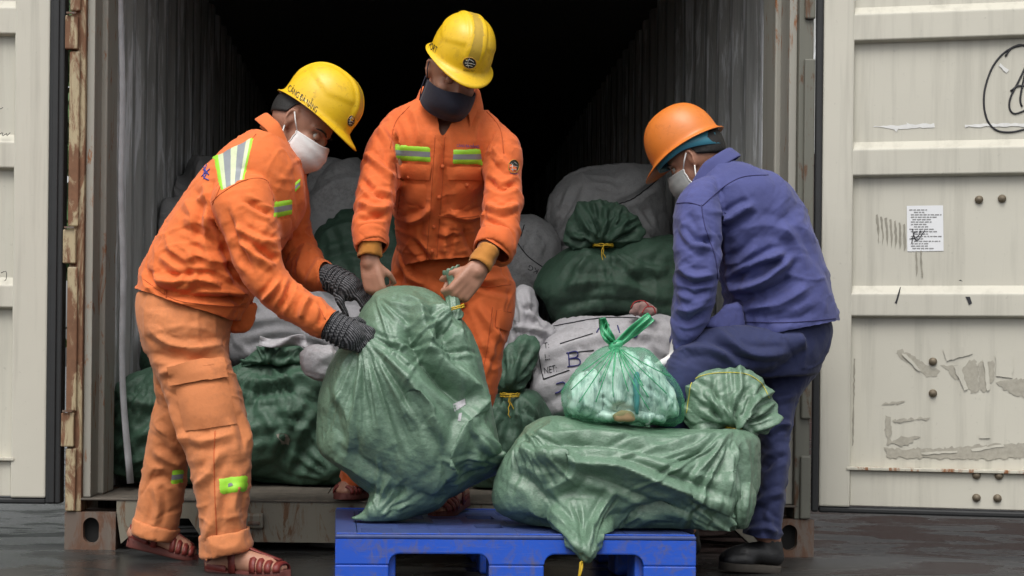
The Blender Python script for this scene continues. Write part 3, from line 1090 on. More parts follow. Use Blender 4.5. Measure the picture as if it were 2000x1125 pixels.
# ------------------------------------------------------------------ doors (inner faces, swung right open)
def door(hx, sgn, ang, name_l, gasket_w):
    """hx hinge x, sgn +1 extends to +X; local u along the leaf, face towards -Y"""
    xf = Matrix.Translation((hx, -.002, 0)) @ Matrix.Rotation(-sgn * ang, 4, 'Z')
    def B(mb, name, mat, parent, bevel=.004, smooth=False):
        if sgn < 0:
            mb.V = [(-x, y, z) for x, y, z in mb.V]
            mb.F = [tuple(reversed(f)) for f in mb.F]
        return mb.build(name, mat, parent, smooth, bevel, xf)
    W, Z0, Z1 = 1.17, .166, 2.42
    g0 = gasket_w
    d = B(MB().box(g0 + .05, W - .05, .031, .036, Z0 + .02, Z1 - .02), 'door', M['door'], ct, 0)
    tag(d, name_l)
    sw = .115 if sgn < 0 else .098
    B(MB().box(g0, g0 + sw, .0, .04, Z0, Z1), 'stile', M['door'], d, .006)
    B(MB().box(W - .1, W, .0, .04, Z0, Z1), 'stile', M['door'], d, .006)
    B(MB().box(g0 + sw + .0005, W - .101, .012, .0305, Z0 + .004, .286), 'bottom_rail', M['door'], d, .003)
    B(MB().box(g0 + sw - .012, W - .09, -.004, .0305, .2865, .297), 'ledge', M['door_seam'], d, .002)
    for z0, z1 in ((.78, .885), (1.235, 1.352), (1.672, 1.79), (2.1, 2.215)):
        V = []
        for u in (g0 + sw - .006, W - .092):
            V += [(u, .0308, z0), (u, .002, z0 + .006), (u, .002, z1 - .028), (u, .0308, z1)]
        F = [(0, 4, 5, 1), (1, 5, 6, 2), (2, 6, 7, 3), (0, 1, 2, 3), (7, 6, 5, 4)]
        B(MB().add(V, F), 'rib', M['door'], d, .004)
    # rubber seal round the leaf
    B(MB().box(-.012 if sgn > 0 else .002, g0 - .0005, -.006, .055, Z0 - .018, Z1), 'gasket', M['gasket'], d, .006)
    if g0 > .03:
        B(MB().box(.02, g0 - .012, -.014, -.0065, Z0 - .014, Z1), 'gasket_lip', M['gasket'], d, .003)
    B(MB().box(g0, W, .006, .055, Z0 - .020, Z0 - .0005), 'gasket', M['gasket'], d, .006)
    return d, xf, B
dl, xfl, BL = door(X0 - .012, -1, math.radians(-.5), 'left door leaf with black rubber seal', .052)
dr, xfr, BR = door(X1 + .002, 1, math.radians(13), 'right door leaf with paper notice and marker circle', .012)

class Plane:
    """a door face as a surface for lying things: hit by pixel"""
    def __init__(s, xf, y): s.xf, s.y = xf, y
    def hit(s, px, py, off=0):
        o = Vector((0, CAMY, CAMZ)); d = at(px, py, 0) - o
        inv = s.xf.inverted()
        a, b = inv @ o, inv.to_3x3() @ d
        t = (s.y - off - a.y) / b.y
        n = s.xf.to_3x3() @ Vector((0, -1, 0))
        return s.xf @ (a + b * t), n
panel = Plane(xfr, .031); ribface = Plane(xfr, .002); railface = Plane(xfr, .012); stileface = Plane(xfr, 0)
panel_l = Plane(xfl, .031); stile_l = Plane(xfl, 0); rib_l = Plane(xfl, .002)

def flat_poly(name, pl, pts, mat, parent, off=.0015):
    V = [pl.hit(x, y, off)[0] for x, y in pts]
    return mobj(name, V, [tuple(range(len(V)))], mat, parent, False)

def jag(pts, amp, seed=0, step=7):
    r = random.Random(seed); out = []
    for i in range(len(pts)):
        a, b = pts[i], pts[(i+1) % len(pts)]
        n = max(1, int(math.dist(a, b) / step))
        for k in range(n):
            t = k / n
            out.append((a[0] + (b[0]-a[0])*t + r.uniform(-amp, amp), a[1] + (b[1]-a[1])*t + r.uniform(-amp, amp)))
    return out

# bolts
def bolt_at(pl, px, py, r=.013):
    p, n = pl.hit(px, py)
    t = n.cross(Vector((0, 0, 1))).normalized(); u = t.cross(n)
    V, F = [], []
    k = 14
    for rr, h in ((1.0, 0), (.98, .006), (.6, .012), (.15, .014)):
        for i in range(k):
            th = 2*math.pi*i/k
            V.append(p + t*math.cos(th)*rr*r + u*math.sin(th)*rr*r + n*h)
    for j in range(3):
        for i in range(k):
            F.append((j*k+i, j*k+(i+1) % k, (j+1)*k+(i+1) % k, (j+1)*k+i))
    F.append(tuple(range(3*k, 4*k)))
    return mobj('bolt', V, F, M['bolt'], dr)
for px, py in ((1912, 390), (1957, 388), (1822, 706), (1822, 768)): bolt_at(panel, px, py)
for px, py in ((1907, 928), (1951, 929), (1907, 972), (1948, 973)): bolt_at(railface, px, py)

# notice paper with lines of print and a pen mark
npx = [(1771, 402), (1842, 401), (1843, 490), (1772, 491)]
pp = flat_poly('notice_paper', panel, npx, M['paper'], dr, .0016)
tag(pp, 'white printed notice stuck to the door')
r = random.Random(3)
mb = MB()
for i in range(17):
    y = 409 + i * 4.7
    x = 1776 + (3 if i % 4 else 0) + (6 if i % 3 == 1 else 0)
    end = 1800 + r.uniform(2, 38)
    while x < end:
        w = r.uniform(3, 9)
        q = [(x, y), (min(x + w, 1839), y - .1), (min(x + w, 1839), y + 2.0), (x, y + 2.1)]
        V = [panel.hit(a, b, .0024)[0] for a, b in q]
        mb.add(V, [(0, 1, 2, 3)])
        x += w + 1.6
mb.build('faint_print', M['print_grey'], pp)
def pen(name, pl, lns, mat, parent, r=.0022, off=.0012):
    lines(name, pl, lns, mat, parent, r, off, 4)
pen('pen_mark', panel, [[(1781, 474), (1785, 455), (1792, 452)], [(1779, 466), (1793, 462), (1797, 449), (1799, 455)], [(1782, 447), (1790, 470), (1806, 450)]], M['ink_black'], pp, .0013, .003)
# marker circle and letter
pen('marker_circle', panel, [[(2002, 90), (1988, 88), (1960, 104), (1938, 132), (1924, 172), (1922, 208), (1930, 238), (1948, 255), (1975, 258), (2003, 252)],
                             [(1964, 110), (1976, 94), (2000, 88)]], M['ink_black'], dr, .0034)
pen('marker_letter', panel, [[(2004, 128), (1990, 158), (1974, 190), (1972, 212), (1982, 222), (2003, 215)], [(1974, 178), (1988, 168), (2003, 168)], [(2003, 140), (1993, 190), (1996, 208)]], M['ink_black'], dr, .0034)
# torn tape
def strips(name, polys, mat, pl, seed, amp, parent=dr, off=.0015, step=7):
    for i, p in enumerate(polys):
        P = jag(p, amp, seed + i, step)
        V = [pl.hit(x, y, off + .0002 * i)[0] for x, y in P]
        mobj(name, V, [tuple(range(len(V)))], mat, parent, False)
strips('torn_tape', [[(1703, 247), (1824, 241), (1825, 248), (1745, 252)], [(1745, 250), (1756, 250), (1750, 259)], [(1770, 240), (1786, 247), (1778, 250)],
                     [(1884, 243), (2004, 240), (2004, 247), (1886, 248)], [(1950, 128), (1954, 124), (1971, 136), (1966, 142)]], M['tape_white'], panel, 2, 1.3)
res = [[(1746, 690), (1758, 680), (1790, 700), (1836, 726), (1830, 736), (1806, 734), (1780, 712)],
       [(1838, 712), (1876, 716), (1882, 742), (1862, 738)], [(1878, 730), (1892, 700), (1906, 706), (1914, 764), (1896, 768)],
       [(1908, 708), (1942, 706), (1940, 742), (1924, 768), (1916, 766)], [(1944, 744), (1978, 740), (2003, 738), (2003, 776), (1976, 770), (1960, 760)],
       [(1722, 788), (1766, 782), (1764, 787), (1734, 793)], [(1728, 812), (1738, 812), (1740, 860), (1768, 852), (1796, 854), (1770, 872), (1732, 866)],
       [(1742, 820), (1816, 815), (1816, 819), (1748, 826)],
       [(1728, 876), (1830, 876), (1900, 870), (2003, 864), (2003, 895), (1900, 897), (1730, 893)]]
strips('tape_residue', res, M['residue'], panel, 20, 3.0, off=.0009, step=5)
strips('tape_film', [[(1842, 682), (1896, 676), (1900, 690), (1848, 706)], [(1944, 694), (1978, 694), (1978, 738), (1946, 734)], [(1912, 848), (1930, 846), (1934, 856), (1912, 857)],
                     [(1896, 876), (1960, 868), (1962, 872), (1900, 882)], [(1862, 716), (1876, 712), (1890, 760), (1884, 762)], [(1920, 700), (1928, 696), (1934, 760), (1928, 764)],
                     [(1760, 690), (1770, 692), (1800, 724), (1792, 724)], [(1800, 884), (1870, 880), (1870, 884), (1802, 888)]], M['door'], panel, 50, 1.2, off=.0036)
# rubbed dark grime below the rib
strips('grime_smear', [[(1710 + 9*i, 420 + 3*i), (1714 + 9*i, 419 + 3*i), (1718 + 8.6*i, 452 + 5*i), (1716 + 8.2*i, 478 + 2*i), (1714 + 8.4*i, 455 + 3*i)] for i in range(7)]
       + [[(1788, 490), (1791, 490), (1793, 530), (1790, 540)], [(1797, 490), (1800, 490), (1803, 543), (1799, 541)], [(1625, 640), (1628, 640), (1634, 800), (1631, 872), (1629, 780)],
          [(1668, 700), (1670, 700), (1667, 870), (1664, 872)]], M['smear'], panel, 70, .9, off=.0007)
strips('scratch', [[(1748, 592), (1757, 562), (1760, 561), (1751, 594)], [(1886, 580), (1894, 580), (1898, 592), (1892, 596)], [(1872, 548), (1876, 546), (1880, 549)]], M['ink_black'], ribface, 90, .8)
pen('pencil_scrawl', rib_l, [[(0, 262), (6, 258), (4, 266), (14, 260), (12, 266), (20, 259)], [(0, 213), (6, 210)], [(2, 533), (12, 530), (12, 545), (9, 549)]], M['ink_black'], dl, .0012)

# ------------------------------------------------------------------ what stands behind (seen in the gap and mirrored in the wet yard)
def box_container(x0, x1, y0, y1, z0, h, mat, label):
    e = empty('stacked_container', ((x0+x1)/2, y0, z0), label, 'container')
    V, F = [], []
    y = x0
    prof = []
    while y < x1 - .05:
        prof += [(y, 0), (y+.07, 0), (y+.14, .036), (y+.21, .036)]; y += .278
    prof.append((x1, 0))
    for xx_, d in prof: V += [(xx_, y0 + d, z0 + .15), (xx_, y0 + d, z0 + h - .1)]
    for i in range(len(prof) - 1): F.append((2*i, 2*i+2, 2*i+3, 2*i+1))
    mobj('side_wall', V, F, mat, e, False)
    MB().box(x0, x1, y0 + .04, y1, z0 + .16, z0 + h - .02).build('body', mat, e)
    MB().box(x0, x1, y0 - .02, y0 + .035, z0, z0 + .148).build('bottom_rail', mat, e)
    MB().box(x0, x1, y0 - .02, y0 + .035, z0 + h - .098, z0 + h).build('top_rail', mat, e)
    return e
box_container(1.9, 14, 9.5, 12, 0, 2.59, M['red_box'], 'red shipping container standing behind the right door')
box_container(2.0, 14, 9.6, 12, 2.6, 2.59, M['wall_in'], 'grey shipping container on top of the red one')

def bush(x, y, h, r_, label, seed):
    e = empty('tree', (x, y, 0), label, 'tree', 'trees behind the left door')
    MB().tube([(x, y, 0), (x + .1, y, h * .35), (x, y + .1, h * .7)], [.12, .09, .04]).build('trunk', M['bark'], e, True)
    rr = random.Random(seed)
    mb = MB()
    for k in range(2600):
        th, ph = rr.uniform(0, 6.283), math.acos(rr.uniform(-1, 1))
        d = r_ * rr.uniform(.35, 1) ** .5 * (1 + .25 * math.sin(3*th + seed) * math.sin(4*ph))
        c = Vector((x + d*math.sin(ph)*math.cos(th), y + d*math.sin(ph)*math.sin(th), h*.62 + d*math.cos(ph)*h*.38/r_))
        a = Vector((rr.uniform(-1, 1), rr.uniform(-1, 1), rr.uniform(-1, 1))).normalized() * .11
        b = a.orthogonal().normalized() * .06
        mb.add([c - a, c + b, c + a, c - b], [(0, 1, 2, 3)])
    mb.build('crown', M['leaf'], e)
for i, (x, y, h, r_) in enumerate(((-2.6, 9, 4.2, 1.7), (-5.2, 11, 5.0, 2.0), (-8.0, 10, 4.4, 1.8), (-1.9, 15, 5.5, 2.2))):
    bush(x, y, h, r_, ['broad green tree glimpsed beside the left door hinge', 'taller green tree farther left behind the left door', 'green tree at the far left behind the door', 'tall green tree standing farthest back on the left'][i], i)
# ------------------------------------------------------------------ pallet
def pallet():
    # local: u right along the front, v back, z up; rotated a little
    a = math.radians(-2.6)
    o = at(655, 1047, -.90); o.z = 0
    xf = Matrix.Translation(o) @ Matrix.Rotation(-a, 4, 'Z')
    W, Dp, H = .985, .80, .150
    e = empty('pallet', xf @ Vector((W/2, Dp/2, 0)), 'blue plastic pallet on the ground under the green sacks', 'pallet')
    # front and back and side skirts: one wall with two rounded fork openings
    def wall(L, y0, y1):
        zt, op = .138, .098
        poly = [(0, 0), (0, zt), (L, zt), (L, 0)]
        lw = .145
        mid = L / 2
        ops = ((lw, mid - .075), (mid + .075, L - lw))
        # split into columns so that the faces stay simple
        mb = MB()
        xs = [0]
        def col(x0, x1, z0, z1): mb.box(x0, x1, y0, y1, z0, z1)
        col(0, ops[0][0], 0, op - .03); col(ops[0][1], ops[1][0], 0, op - .03); col(ops[1][1], L, 0, op - .03)
        prof = []
        # upper band with rounded shoulders
        pts = [(0, zt), (0, op - .03)]
        for (p, q) in ops:
            for k in range(7):
                th = math.pi/2 * k / 6
                pts.append((p + .03 * (1 - math.cos(th)), op - .03 + .03 * math.sin(th)))
            for k in range(7):
                th = math.pi/2 * (1 - k / 6)
                pts.append((q - .03 * (1 - math.cos(th)), op - .03 + .03 * math.sin(th)))
        pts += [(L, op - .03), (L, zt)]
        V, F = [], []
        n = len(pts)
        lo = pts[1:-1]
        m = len(lo)
        for yy in (y0, y1):
            for (x, z) in lo: V.append((x, yy, z))
            for (x, z) in lo: V.append((x, yy, zt))
        for i in range(m - 1):
            if abs(lo[i][0] - lo[i+1][0]) < 1e-7: continue
            F += [(i, i+1, m+i+1, m+i), (2*m+i+1, 2*m+i, 3*m+i, 3*m+i+1), (i, 2*m+i, 2*m+i+1, i+1)]
        F += [(m-1, 3*m-1, 4*m-1, 2*m-1), (0, m, 3*m, 2*m), (m, 2*m-1, 4*m-1, 3*m)]
        return mb.add(V, F)
    f = wall(W, 0, .022); f.build('front_frame', M['pallet'], e, xf=xf, bevel=.004)
    b = wall(W, Dp - .022, Dp); b.build('rear_frame', M['pallet'], e, xf=xf, bevel=.004)
    rot = Matrix.Rotation(math.pi/2, 4, 'Z')
    for x in (.024, W - .002):
        s = wall(Dp - .048, 0, .020)
        s.V = [tuple(rot @ Vector(v) + Vector((x - (0 if x < .1 else 0) , .024, 0))) for v in s.V]
        s.build('side_frame', M['pallet'], e, xf=xf, bevel=.003)
    # legs: hollow blocks behind the frames
    for u in (.03, W/2 - .07, W - .165):
        for v in (.026, Dp/2 - .06, Dp - .15):
            MB().box(u, u + .135, v, v + .12, 0, .128).build('leg', M['pallet'], e, xf=xf, bevel=.008)
    for u in (.03, W/2 - .05, W - .13):
        MB().box(u, u + .1, .03, Dp - .03, .001, .018).build('runner', M['pallet'], e, xf=xf)
    # deck: lattice of bars with solid fields, lip round the edge
    zt0, zt1 = .1385, .150
    rim = MB()
    rim.box(0, W, 0, .055, zt0, zt1); rim.box(0, W, Dp - .055, Dp, zt0, zt1)
    rim.box(0, .06, .0552, Dp - .0552, zt0, zt1); rim.box(W - .06, W, .0552, Dp - .0552, zt0, zt1)
    rim.build('deck_rim', M['pallet_deck'], e, xf=xf, bevel=.004)
    MB().box(.004, W - .004, .004, .010, zt1 + .0002, zt1 + .004).build('lip', M['pallet'], e, xf=xf, bevel=.001)
    MB().box(.004, W - .004, Dp - .01, Dp - .004, zt1 + .0002, zt1 + .004).build('lip', M['pallet'], e, xf=xf, bevel=.001)
    nu, nv = 8, 5
    u0, u1, v0, v1 = .061, W - .061, .056, Dp - .056
    r = random.Random(5)
    for i in range(nu):
        for j in range(nv):
            a0, a1 = u0 + (u1-u0)*i/nu, u0 + (u1-u0)*(i+1)/nu
            b0, b1 = v0 + (v1-v0)*j/nv, v0 + (v1-v0)*(j+1)/nv
            mb = MB()
            if i in (3, 5) and j in (1, 3):      # open window with a rim
                mb.box(a0, a1, b0, b0 + .014, zt0, zt1 - .001); mb.box(a0, a1, b1 - .014, b1, zt0, zt1 - .001)
                mb.box(a0, a0 + .014, b0 + .0142, b1 - .0142, zt0, zt1 - .001); mb.box(a1 - .014, a1, b0 + .0142, b1 - .0142, zt0, zt1 - .001)
            elif (i + j) % 2 == 0:               # slotted field
                mb.box(a0, a0 + .010, b0, b1, zt0, zt1 - .001); mb.box(a1 - .010, a1, b0, b1, zt0, zt1 - .001)
                k = 6
                for q in range(k + 1):
                    c = b0 + (b1 - b0 - .009) * q / k
                    mb.box(a0 + .0102, a1 - .0102, c, c + .009, zt0, zt1 - .002)
            else:
                mb.box(a0, a1, b0, b1, zt0, zt1 - .001)
            mb.build('deck_field', M['pallet_deck'], e, xf=xf)
    return e
pallet()

# ------------------------------------------------------------------ sacks
def blob(outline, Y, tf, tb, center=None, p=2.6, q=2.2, n=96, rings=16, ytilt=0.0, ypiv=0):
    """closed shape whose outline (pixels) is seen at depth Y, bulging tf to the front and tb to the back"""
    P = np.array(outline, float)
    P = np.vstack([P, P[:1]])
    P = catmull(P, 4)[:-1]
    c = np.array(center if center is not None else P.mean(0), float)
    L = np.concatenate([[0], np.cumsum(np.linalg.norm(np.diff(np.vstack([P, P[:1]]), axis=0), axis=1))])
    PP = np.vstack([P, P[:1]])
    s = np.linspace(0, L[-1], n, endpoint=False)
    B = np.stack([np.interp(s, L, PP[:, 0]), np.interp(s, L, PP[:, 1])], 1)
    V, F = [], []
    def yof(py): return Y + ytilt * (py - c[1])
    V.append(at(c[0], c[1], yof(c[1]) - tf)); V.append(at(c[0], c[1], yof(c[1]) + tb))
    rr = [(k + 1) / rings for k in range(rings)]
    idx = {}
    for side, t in ((0, -tf), (1, tb)):
        for j, r in enumerate(rr):
            r2 = math.sin(r * math.pi / 2)
            h = max(0, 1 - r2 ** p) ** (1 / q)
            for i in range(n):
                if j == rings - 1 and side == 1:
                    idx[side, j, i] = idx[0, j, i]; continue
                x, y = c + (B[i] - c) * r2
                # keep the outline: what lies behind the rim is drawn in a little
                idx[side, j, i] = len(V)
                V.append(at(x, y, yof(y) + t * h))
    for side in (0, 1):
        for i in range(n):
            k = (i + 1) % n
            f = (side, idx[side, 0, i], idx[side, 0, k])
            F.append(f if side else (0, f[2], f[1]))
            for j in range(rings - 1):
                f = (idx[side, j, i], idx[side, j+1, i], idx[side, j+1, k], idx[side, j, k])
                F.append(f if side else f[::-1])
    return V, F

def sackfolds(V, F, seed, amp=1.0, wl=.10, sharp=1.0, cover=-.05):
    """stiff woven plastic: flat facets broken by sharp creases"""
    w = np.stack([noise3(V, wl * 1.6, seed + q) for q in (1, 2, 3)], 1) * wl * .55
    Q = V + w
    R = np.array([[.86, .1, .5], [-.1, 1, .05], [-.5, 0, .86]])
    Q = Q @ R.T * np.array([1, 1, .55])
    a = noise3(Q, wl, seed + 4); b = noise3(Q, wl * .5, seed + 5); c = noise3(V + w, wl * .28, seed + 6)
    m = np.clip(.5 + noise3(V, wl * 2.2, seed + 7), 0, 1)
    d = .016 * (np.abs(a) * 1.5 - .4) + .009 * m * np.clip(1 - np.abs(b) * 3, 0, 1) ** 1.3 + .0035 * m * (1 - np.abs(c) * 2)
    d = d * .55 * amp * wl / .10
    d = d + crumple(V, seed + 50, (wl * 1.7, wl * 1.2, wl * .85, wl * .55, wl * .36), .12 * sharp, None, .4, cover)
    return V + normals(V, F) * d[:, None]

def sack(name, label, cat, parts, voxel, mat, strokes=(), g=.03, iters=8, kb=.0, kt=.001, seed_amp=.0015, seed_wl=.025, seed=1, group=None, sm=3, base=None, floor=None, aniso=None, subsurf=False, pre=None, fold=1.0, foldwl=.10, sharp=1.0, cover=-.05):
    V, F = remesh(parts, voxel)
    V = smooth(V, F, sm, .6, -.3)
    if pre is not None: V = pre(V)
    V1 = sackfolds(V, F, seed * 17, fold, foldwl, sharp, cover)
    if len(strokes): V1 = strokes_apply(V1, normals(V, F), [(s[0], s[1], s[2] * (1.5 if s[1] < 25 else 1)) for s in strokes])
    V = V1; V1 = None
    n = len(V)
    ax = np.tile(np.array(aniso[0] if aniso else (1., 0, 0)), (n, 1))
    gm = 1 + .6 * noise3(V, .22, seed + 9)
    ga = g * gm * (aniso[1] if aniso else 1); gc = g * gm
    V2 = wrinkle(V, F, ga, gc, ax, iters, kb, kt, seed_amp, seed_wl, seed, V1=V1)
    if floor is not None:
        V2 = floor(V2)
    lo = V2[:, 2].min()
    if base is None: base = (V2[:, 0].mean(), V2[:, 1].mean(), lo)
    e = empty(name, base, label, cat, group)
    o = mobj('sack_body', V2, [tuple(dict.fromkeys(map(int, f))) for f in F], mat, e)
    if subsurf:
        m = o.modifiers.new('sub', 'SUBSURF'); m.levels, m.render_levels = 1, 1
    return e, o, Surf(V2, F)

def ruffle(knot, rim, Y, depth, waves, amp, mat, parent, name='gathered_neck', hem=None, seed=0):
    """gathered cloth that fans out from a tie: knot pixel, rim pixel polyline; thin at the rim, pleated at the tie"""
    rim = [tuple(p) for p in rim]
    rr = random.Random(seed)
    R = catmull(np.array(rim, float), 4)
    R = [(x + rr.uniform(-2.5, 2.5), y + rr.uniform(-2.5, 2.5)) for x, y in R]
    cx = (np.mean([p[0] for p in R]) * .55 + knot[0] * .45, np.mean([p[1] for p in R]) * .55 + knot[1] * .45)
    V, F = remesh([blob(R + [knot], Y, depth, depth * .8, cx, p=1.8, q=1.5, n=160)], .0042 if Y < 0 else .006)
    V = smooth(V, F, 2, .6, -.3)
    N = normals(V, F)
    ang = [math.degrees(math.atan2(y - knot[1], x - knot[0])) for x, y in R]
    ang = np.degrees(np.unwrap(np.radians(ang)))
    span = max(math.dist(p, knot) for p in R)
    st = fan(knot, min(ang), max(ang), waves * 5, span * .3, span * 1.0, seed, (2.5, 5.5), (amp * .25, amp * .5), .5)
    st += fan(knot, min(ang), max(ang), waves * 2, span * .6, span * 1.1, seed + 1, (5, 9), (amp * .4, amp * .7), .6)
    V = strokes_apply(V, N, st)
    V = V + N * crumple(V, seed + 3, (.09, .06, .045, .03, .02), .15, None, .5, .25)[:, None]
    o = mobj(name, V, F, mat, parent)
    if hem is not None:
        sf = Surf(V, F)
        k0, k1 = int(hem[1] * len(R)), int(hem[2] * len(R))
        pts = [(knot[0] + (x - knot[0]) * .92, knot[1] + (y - knot[1]) * .92) for x, y in R[k0:k1:3]]
        for run in line_runs(sf, pts, .0012, 4): MB().tube(run, .0013, 5).build('hem_thread', hem[0], o, True)
    return o

def tie(px, py, Y, r, parent, mat, turns=3, ang=0.0, tails=1, seed=0, depth=None):
    mb = MB(); rr = random.Random(seed)
    c = at(px, py, Y)
    u = Vector((math.cos(ang), 0, -math.sin(ang))); w = Vector((math.sin(ang), 0, math.cos(ang)))
    for k in range(turns):
        pts = []
        for i in range(25):
            th = 6.283 * i / 24
            pts.append(c + u * math.cos(th) * r + Vector((0, 1, 0)) * math.sin(th) * (depth or r) + w * (.006 * (k - turns/2) + rr.uniform(-.002, .002)))
        mb.tube(pts, .0022, 6)
    for k in range(tails):
        p = c + Vector((0, -(depth or r), 0)); pts = [p]
        for i in range(7):
            p = p + Vector((rr.uniform(-.006, .008), rr.uniform(-.003, .002), -.012)); pts.append(p)
        mb.tube(pts, .002, 6)
    return mb.build('twine_tie', mat, parent, True)

# --- sack held by the two men in orange
tail = Loft([(735, 905, 905, 915, -.50, .15), (722, 965, 868, 985, -.51, .11), (708, 998, 800, 1012, -.525, .075), (684, 1012, 752, 1023, -.53, .045)], n=32)
hs_out = [(735, 572), (769, 560), (827, 563), (861, 580), (888, 606), (916, 640), (938, 690), (953, 755), (966, 824), (978, 895), (972, 922), (935, 941), (890, 968), (850, 985), (800, 990), (745, 978), (690, 938), (648, 905), (624, 878), (622, 812), (626, 762), (648, 700), (690, 640), (712, 600)]
lump = [ellipsoid(at(805, 800, -.52), (.15, 0, .02), (0, .19, 0), (0, 0, .17)), ellipsoid(at(900, 835, -.57), (.10, 0, -.03), (0, .11, 0), (0, .04, .12)), ellipsoid(at(700, 850, -.45), (.11, 0, 0), (0, .13, 0), (0, 0, .12))]
hstrokes = fan((714, 652), 12, 125, 26, 90, 250, 1) + fan((888, 606), 70, 165, 12, 60, 170, 2, (2.5, 4), (.002, .0045)) + fan((728, 572), 15, 80, 7, 60, 160, 3, (2.5, 4), (.002, .0045)) + fan((735, 1012), -100, -20, 12, 40, 120, 4) + fan((978, 905), 150, 260, 9, 40, 120, 5) + [
    ([(748, 690), (800, 745), (850, 820), (858, 890), (838, 965)], 48, .045), ([(905, 700), (925, 790), (962, 880), (980, 905)], 30, .03), ([(622, 800), (700, 900), (800, 960)], 40, -.02),
    # pulled folds from the near glove
    ([(716, 655), (770, 712), (830, 790), (862, 850)], 9, .012), ([(714, 662), (752, 730), (795, 815)], 8, .011), ([(712, 670), (728, 750), (742, 850)], 9, .009), ([(710, 676), (700, 760), (690, 850)], 9, .008),
    ([(718, 650), (800, 700), (880, 770), (930, 850)], 8, -.008), ([(706, 680), (668, 740), (650, 800)], 9, .008),
    # the heavy roll along the upper right
    ([(775, 575), (815, 600), (828, 640), (850, 690), (900, 740), (945, 780)], 16, .026), ([(795, 640), (812, 690), (850, 740), (920, 800)], 13, -.022),
    ([(838, 592), (872, 612), (905, 680), (940, 745)], 11, .016), ([(850, 650), (880, 640), (884, 606)], 9, -.015), ([(862, 610), (846, 640), (832, 690)], 8, .012),
    ([(872, 700), (905, 735), (925, 790)], 8, -.010), ([(890, 700), (925, 770), (948, 840)], 7, .008),
    # corner of a box inside
    ([(830, 960), (880, 905), (912, 820), (952, 760)], 14, .016), ([(912, 820), (960, 880), (978, 905)], 10, .012), ([(840, 830), (862, 900), (866, 960)], 12, -.012),
    ([(720, 1010), (740, 970), (760, 940)], 9, .010), ([(760, 1012), (770, 980), (790, 955)], 8, -.009), ([(640, 890), (690, 920), (750, 960)], 10, .01), ([(660, 760), (680, 840), (672, 900)], 10, .008)]
def pal_floor(V):
    V = V.copy(); V[:, 2] = np.where(V[:, 2] < .156, .156 + (V[:, 2] - .156) * .06, V[:, 2]); return V
hs, hso, hsurf = sack('held_sack', 'large green woven sack gripped by the two men in orange above the pallet', 'sack', [blob(hs_out, -.50, .20, .17, (805, 800)), (tail.V, tail.F)] + lump, .0045, M['sack_green'], hstrokes, g=.03, seed=3, fold=.12, foldwl=.17, sharp=.4, floor=pal_floor, group='green woven sacks')
# gathered neck in the hand of the middle man
nk = Loft([(866, 640, 908, 618, -.525, .05), (868, 606, 898, 592, -.525, .036), (872, 575, 900, 566, -.515, .020), (876, 552, 899, 548, -.51, .018), (866, 538, 898, 524, -.51, .020), (864, 530, 900, 515, -.51, .024)], n=24)
V_, F_ = remesh([(nk.V, nk.F)], .004); V_ = smooth(V_, F_, 3)
N_ = normals(V_, F_); uvp = proj(V_)
V_ = V_ + N_ * (.0016 * np.sin(uvp[:, 0] * .75 + 6 * np.sin(uvp[:, 1] * .05)))[:, None]
o = mobj('gathered_neck', V_, F_, M['sack_green'], hs)
tie(889, 600, -.552, .026, hs, M['twine'], 2, -.3, 0, 3)
# pale stuff bulging out at the far corner
V_, F_ = remesh([blob([(586, 694), (600, 678), (624, 674), (650, 680), (664, 712), (640, 744), (606, 738), (588, 720)], -.40, .05, .06)], .006)
V_ = smooth(V_, F_, 4); V_ = V_ + normals(V_, F_) * (crumple(V_, 4, (.05, .03, .02), .25, None, .5, .4))[:, None]
tag(mobj('bulging_bundle', V_, F_, M['sack_white'], hs), 'pale pinkish bundle bulging from the sack corner')
# pale worn spots
for i, q in enumerate(() if False else ([(884, 790), (908, 778), (910, 790), (888, 804)], [(896, 808), (902, 806), (900, 822), (894, 822)])):
    patch('worn_spot', hsurf, q, M['sack_white'], hs, off=.0015, nu=4, nv=3, tuck=0)

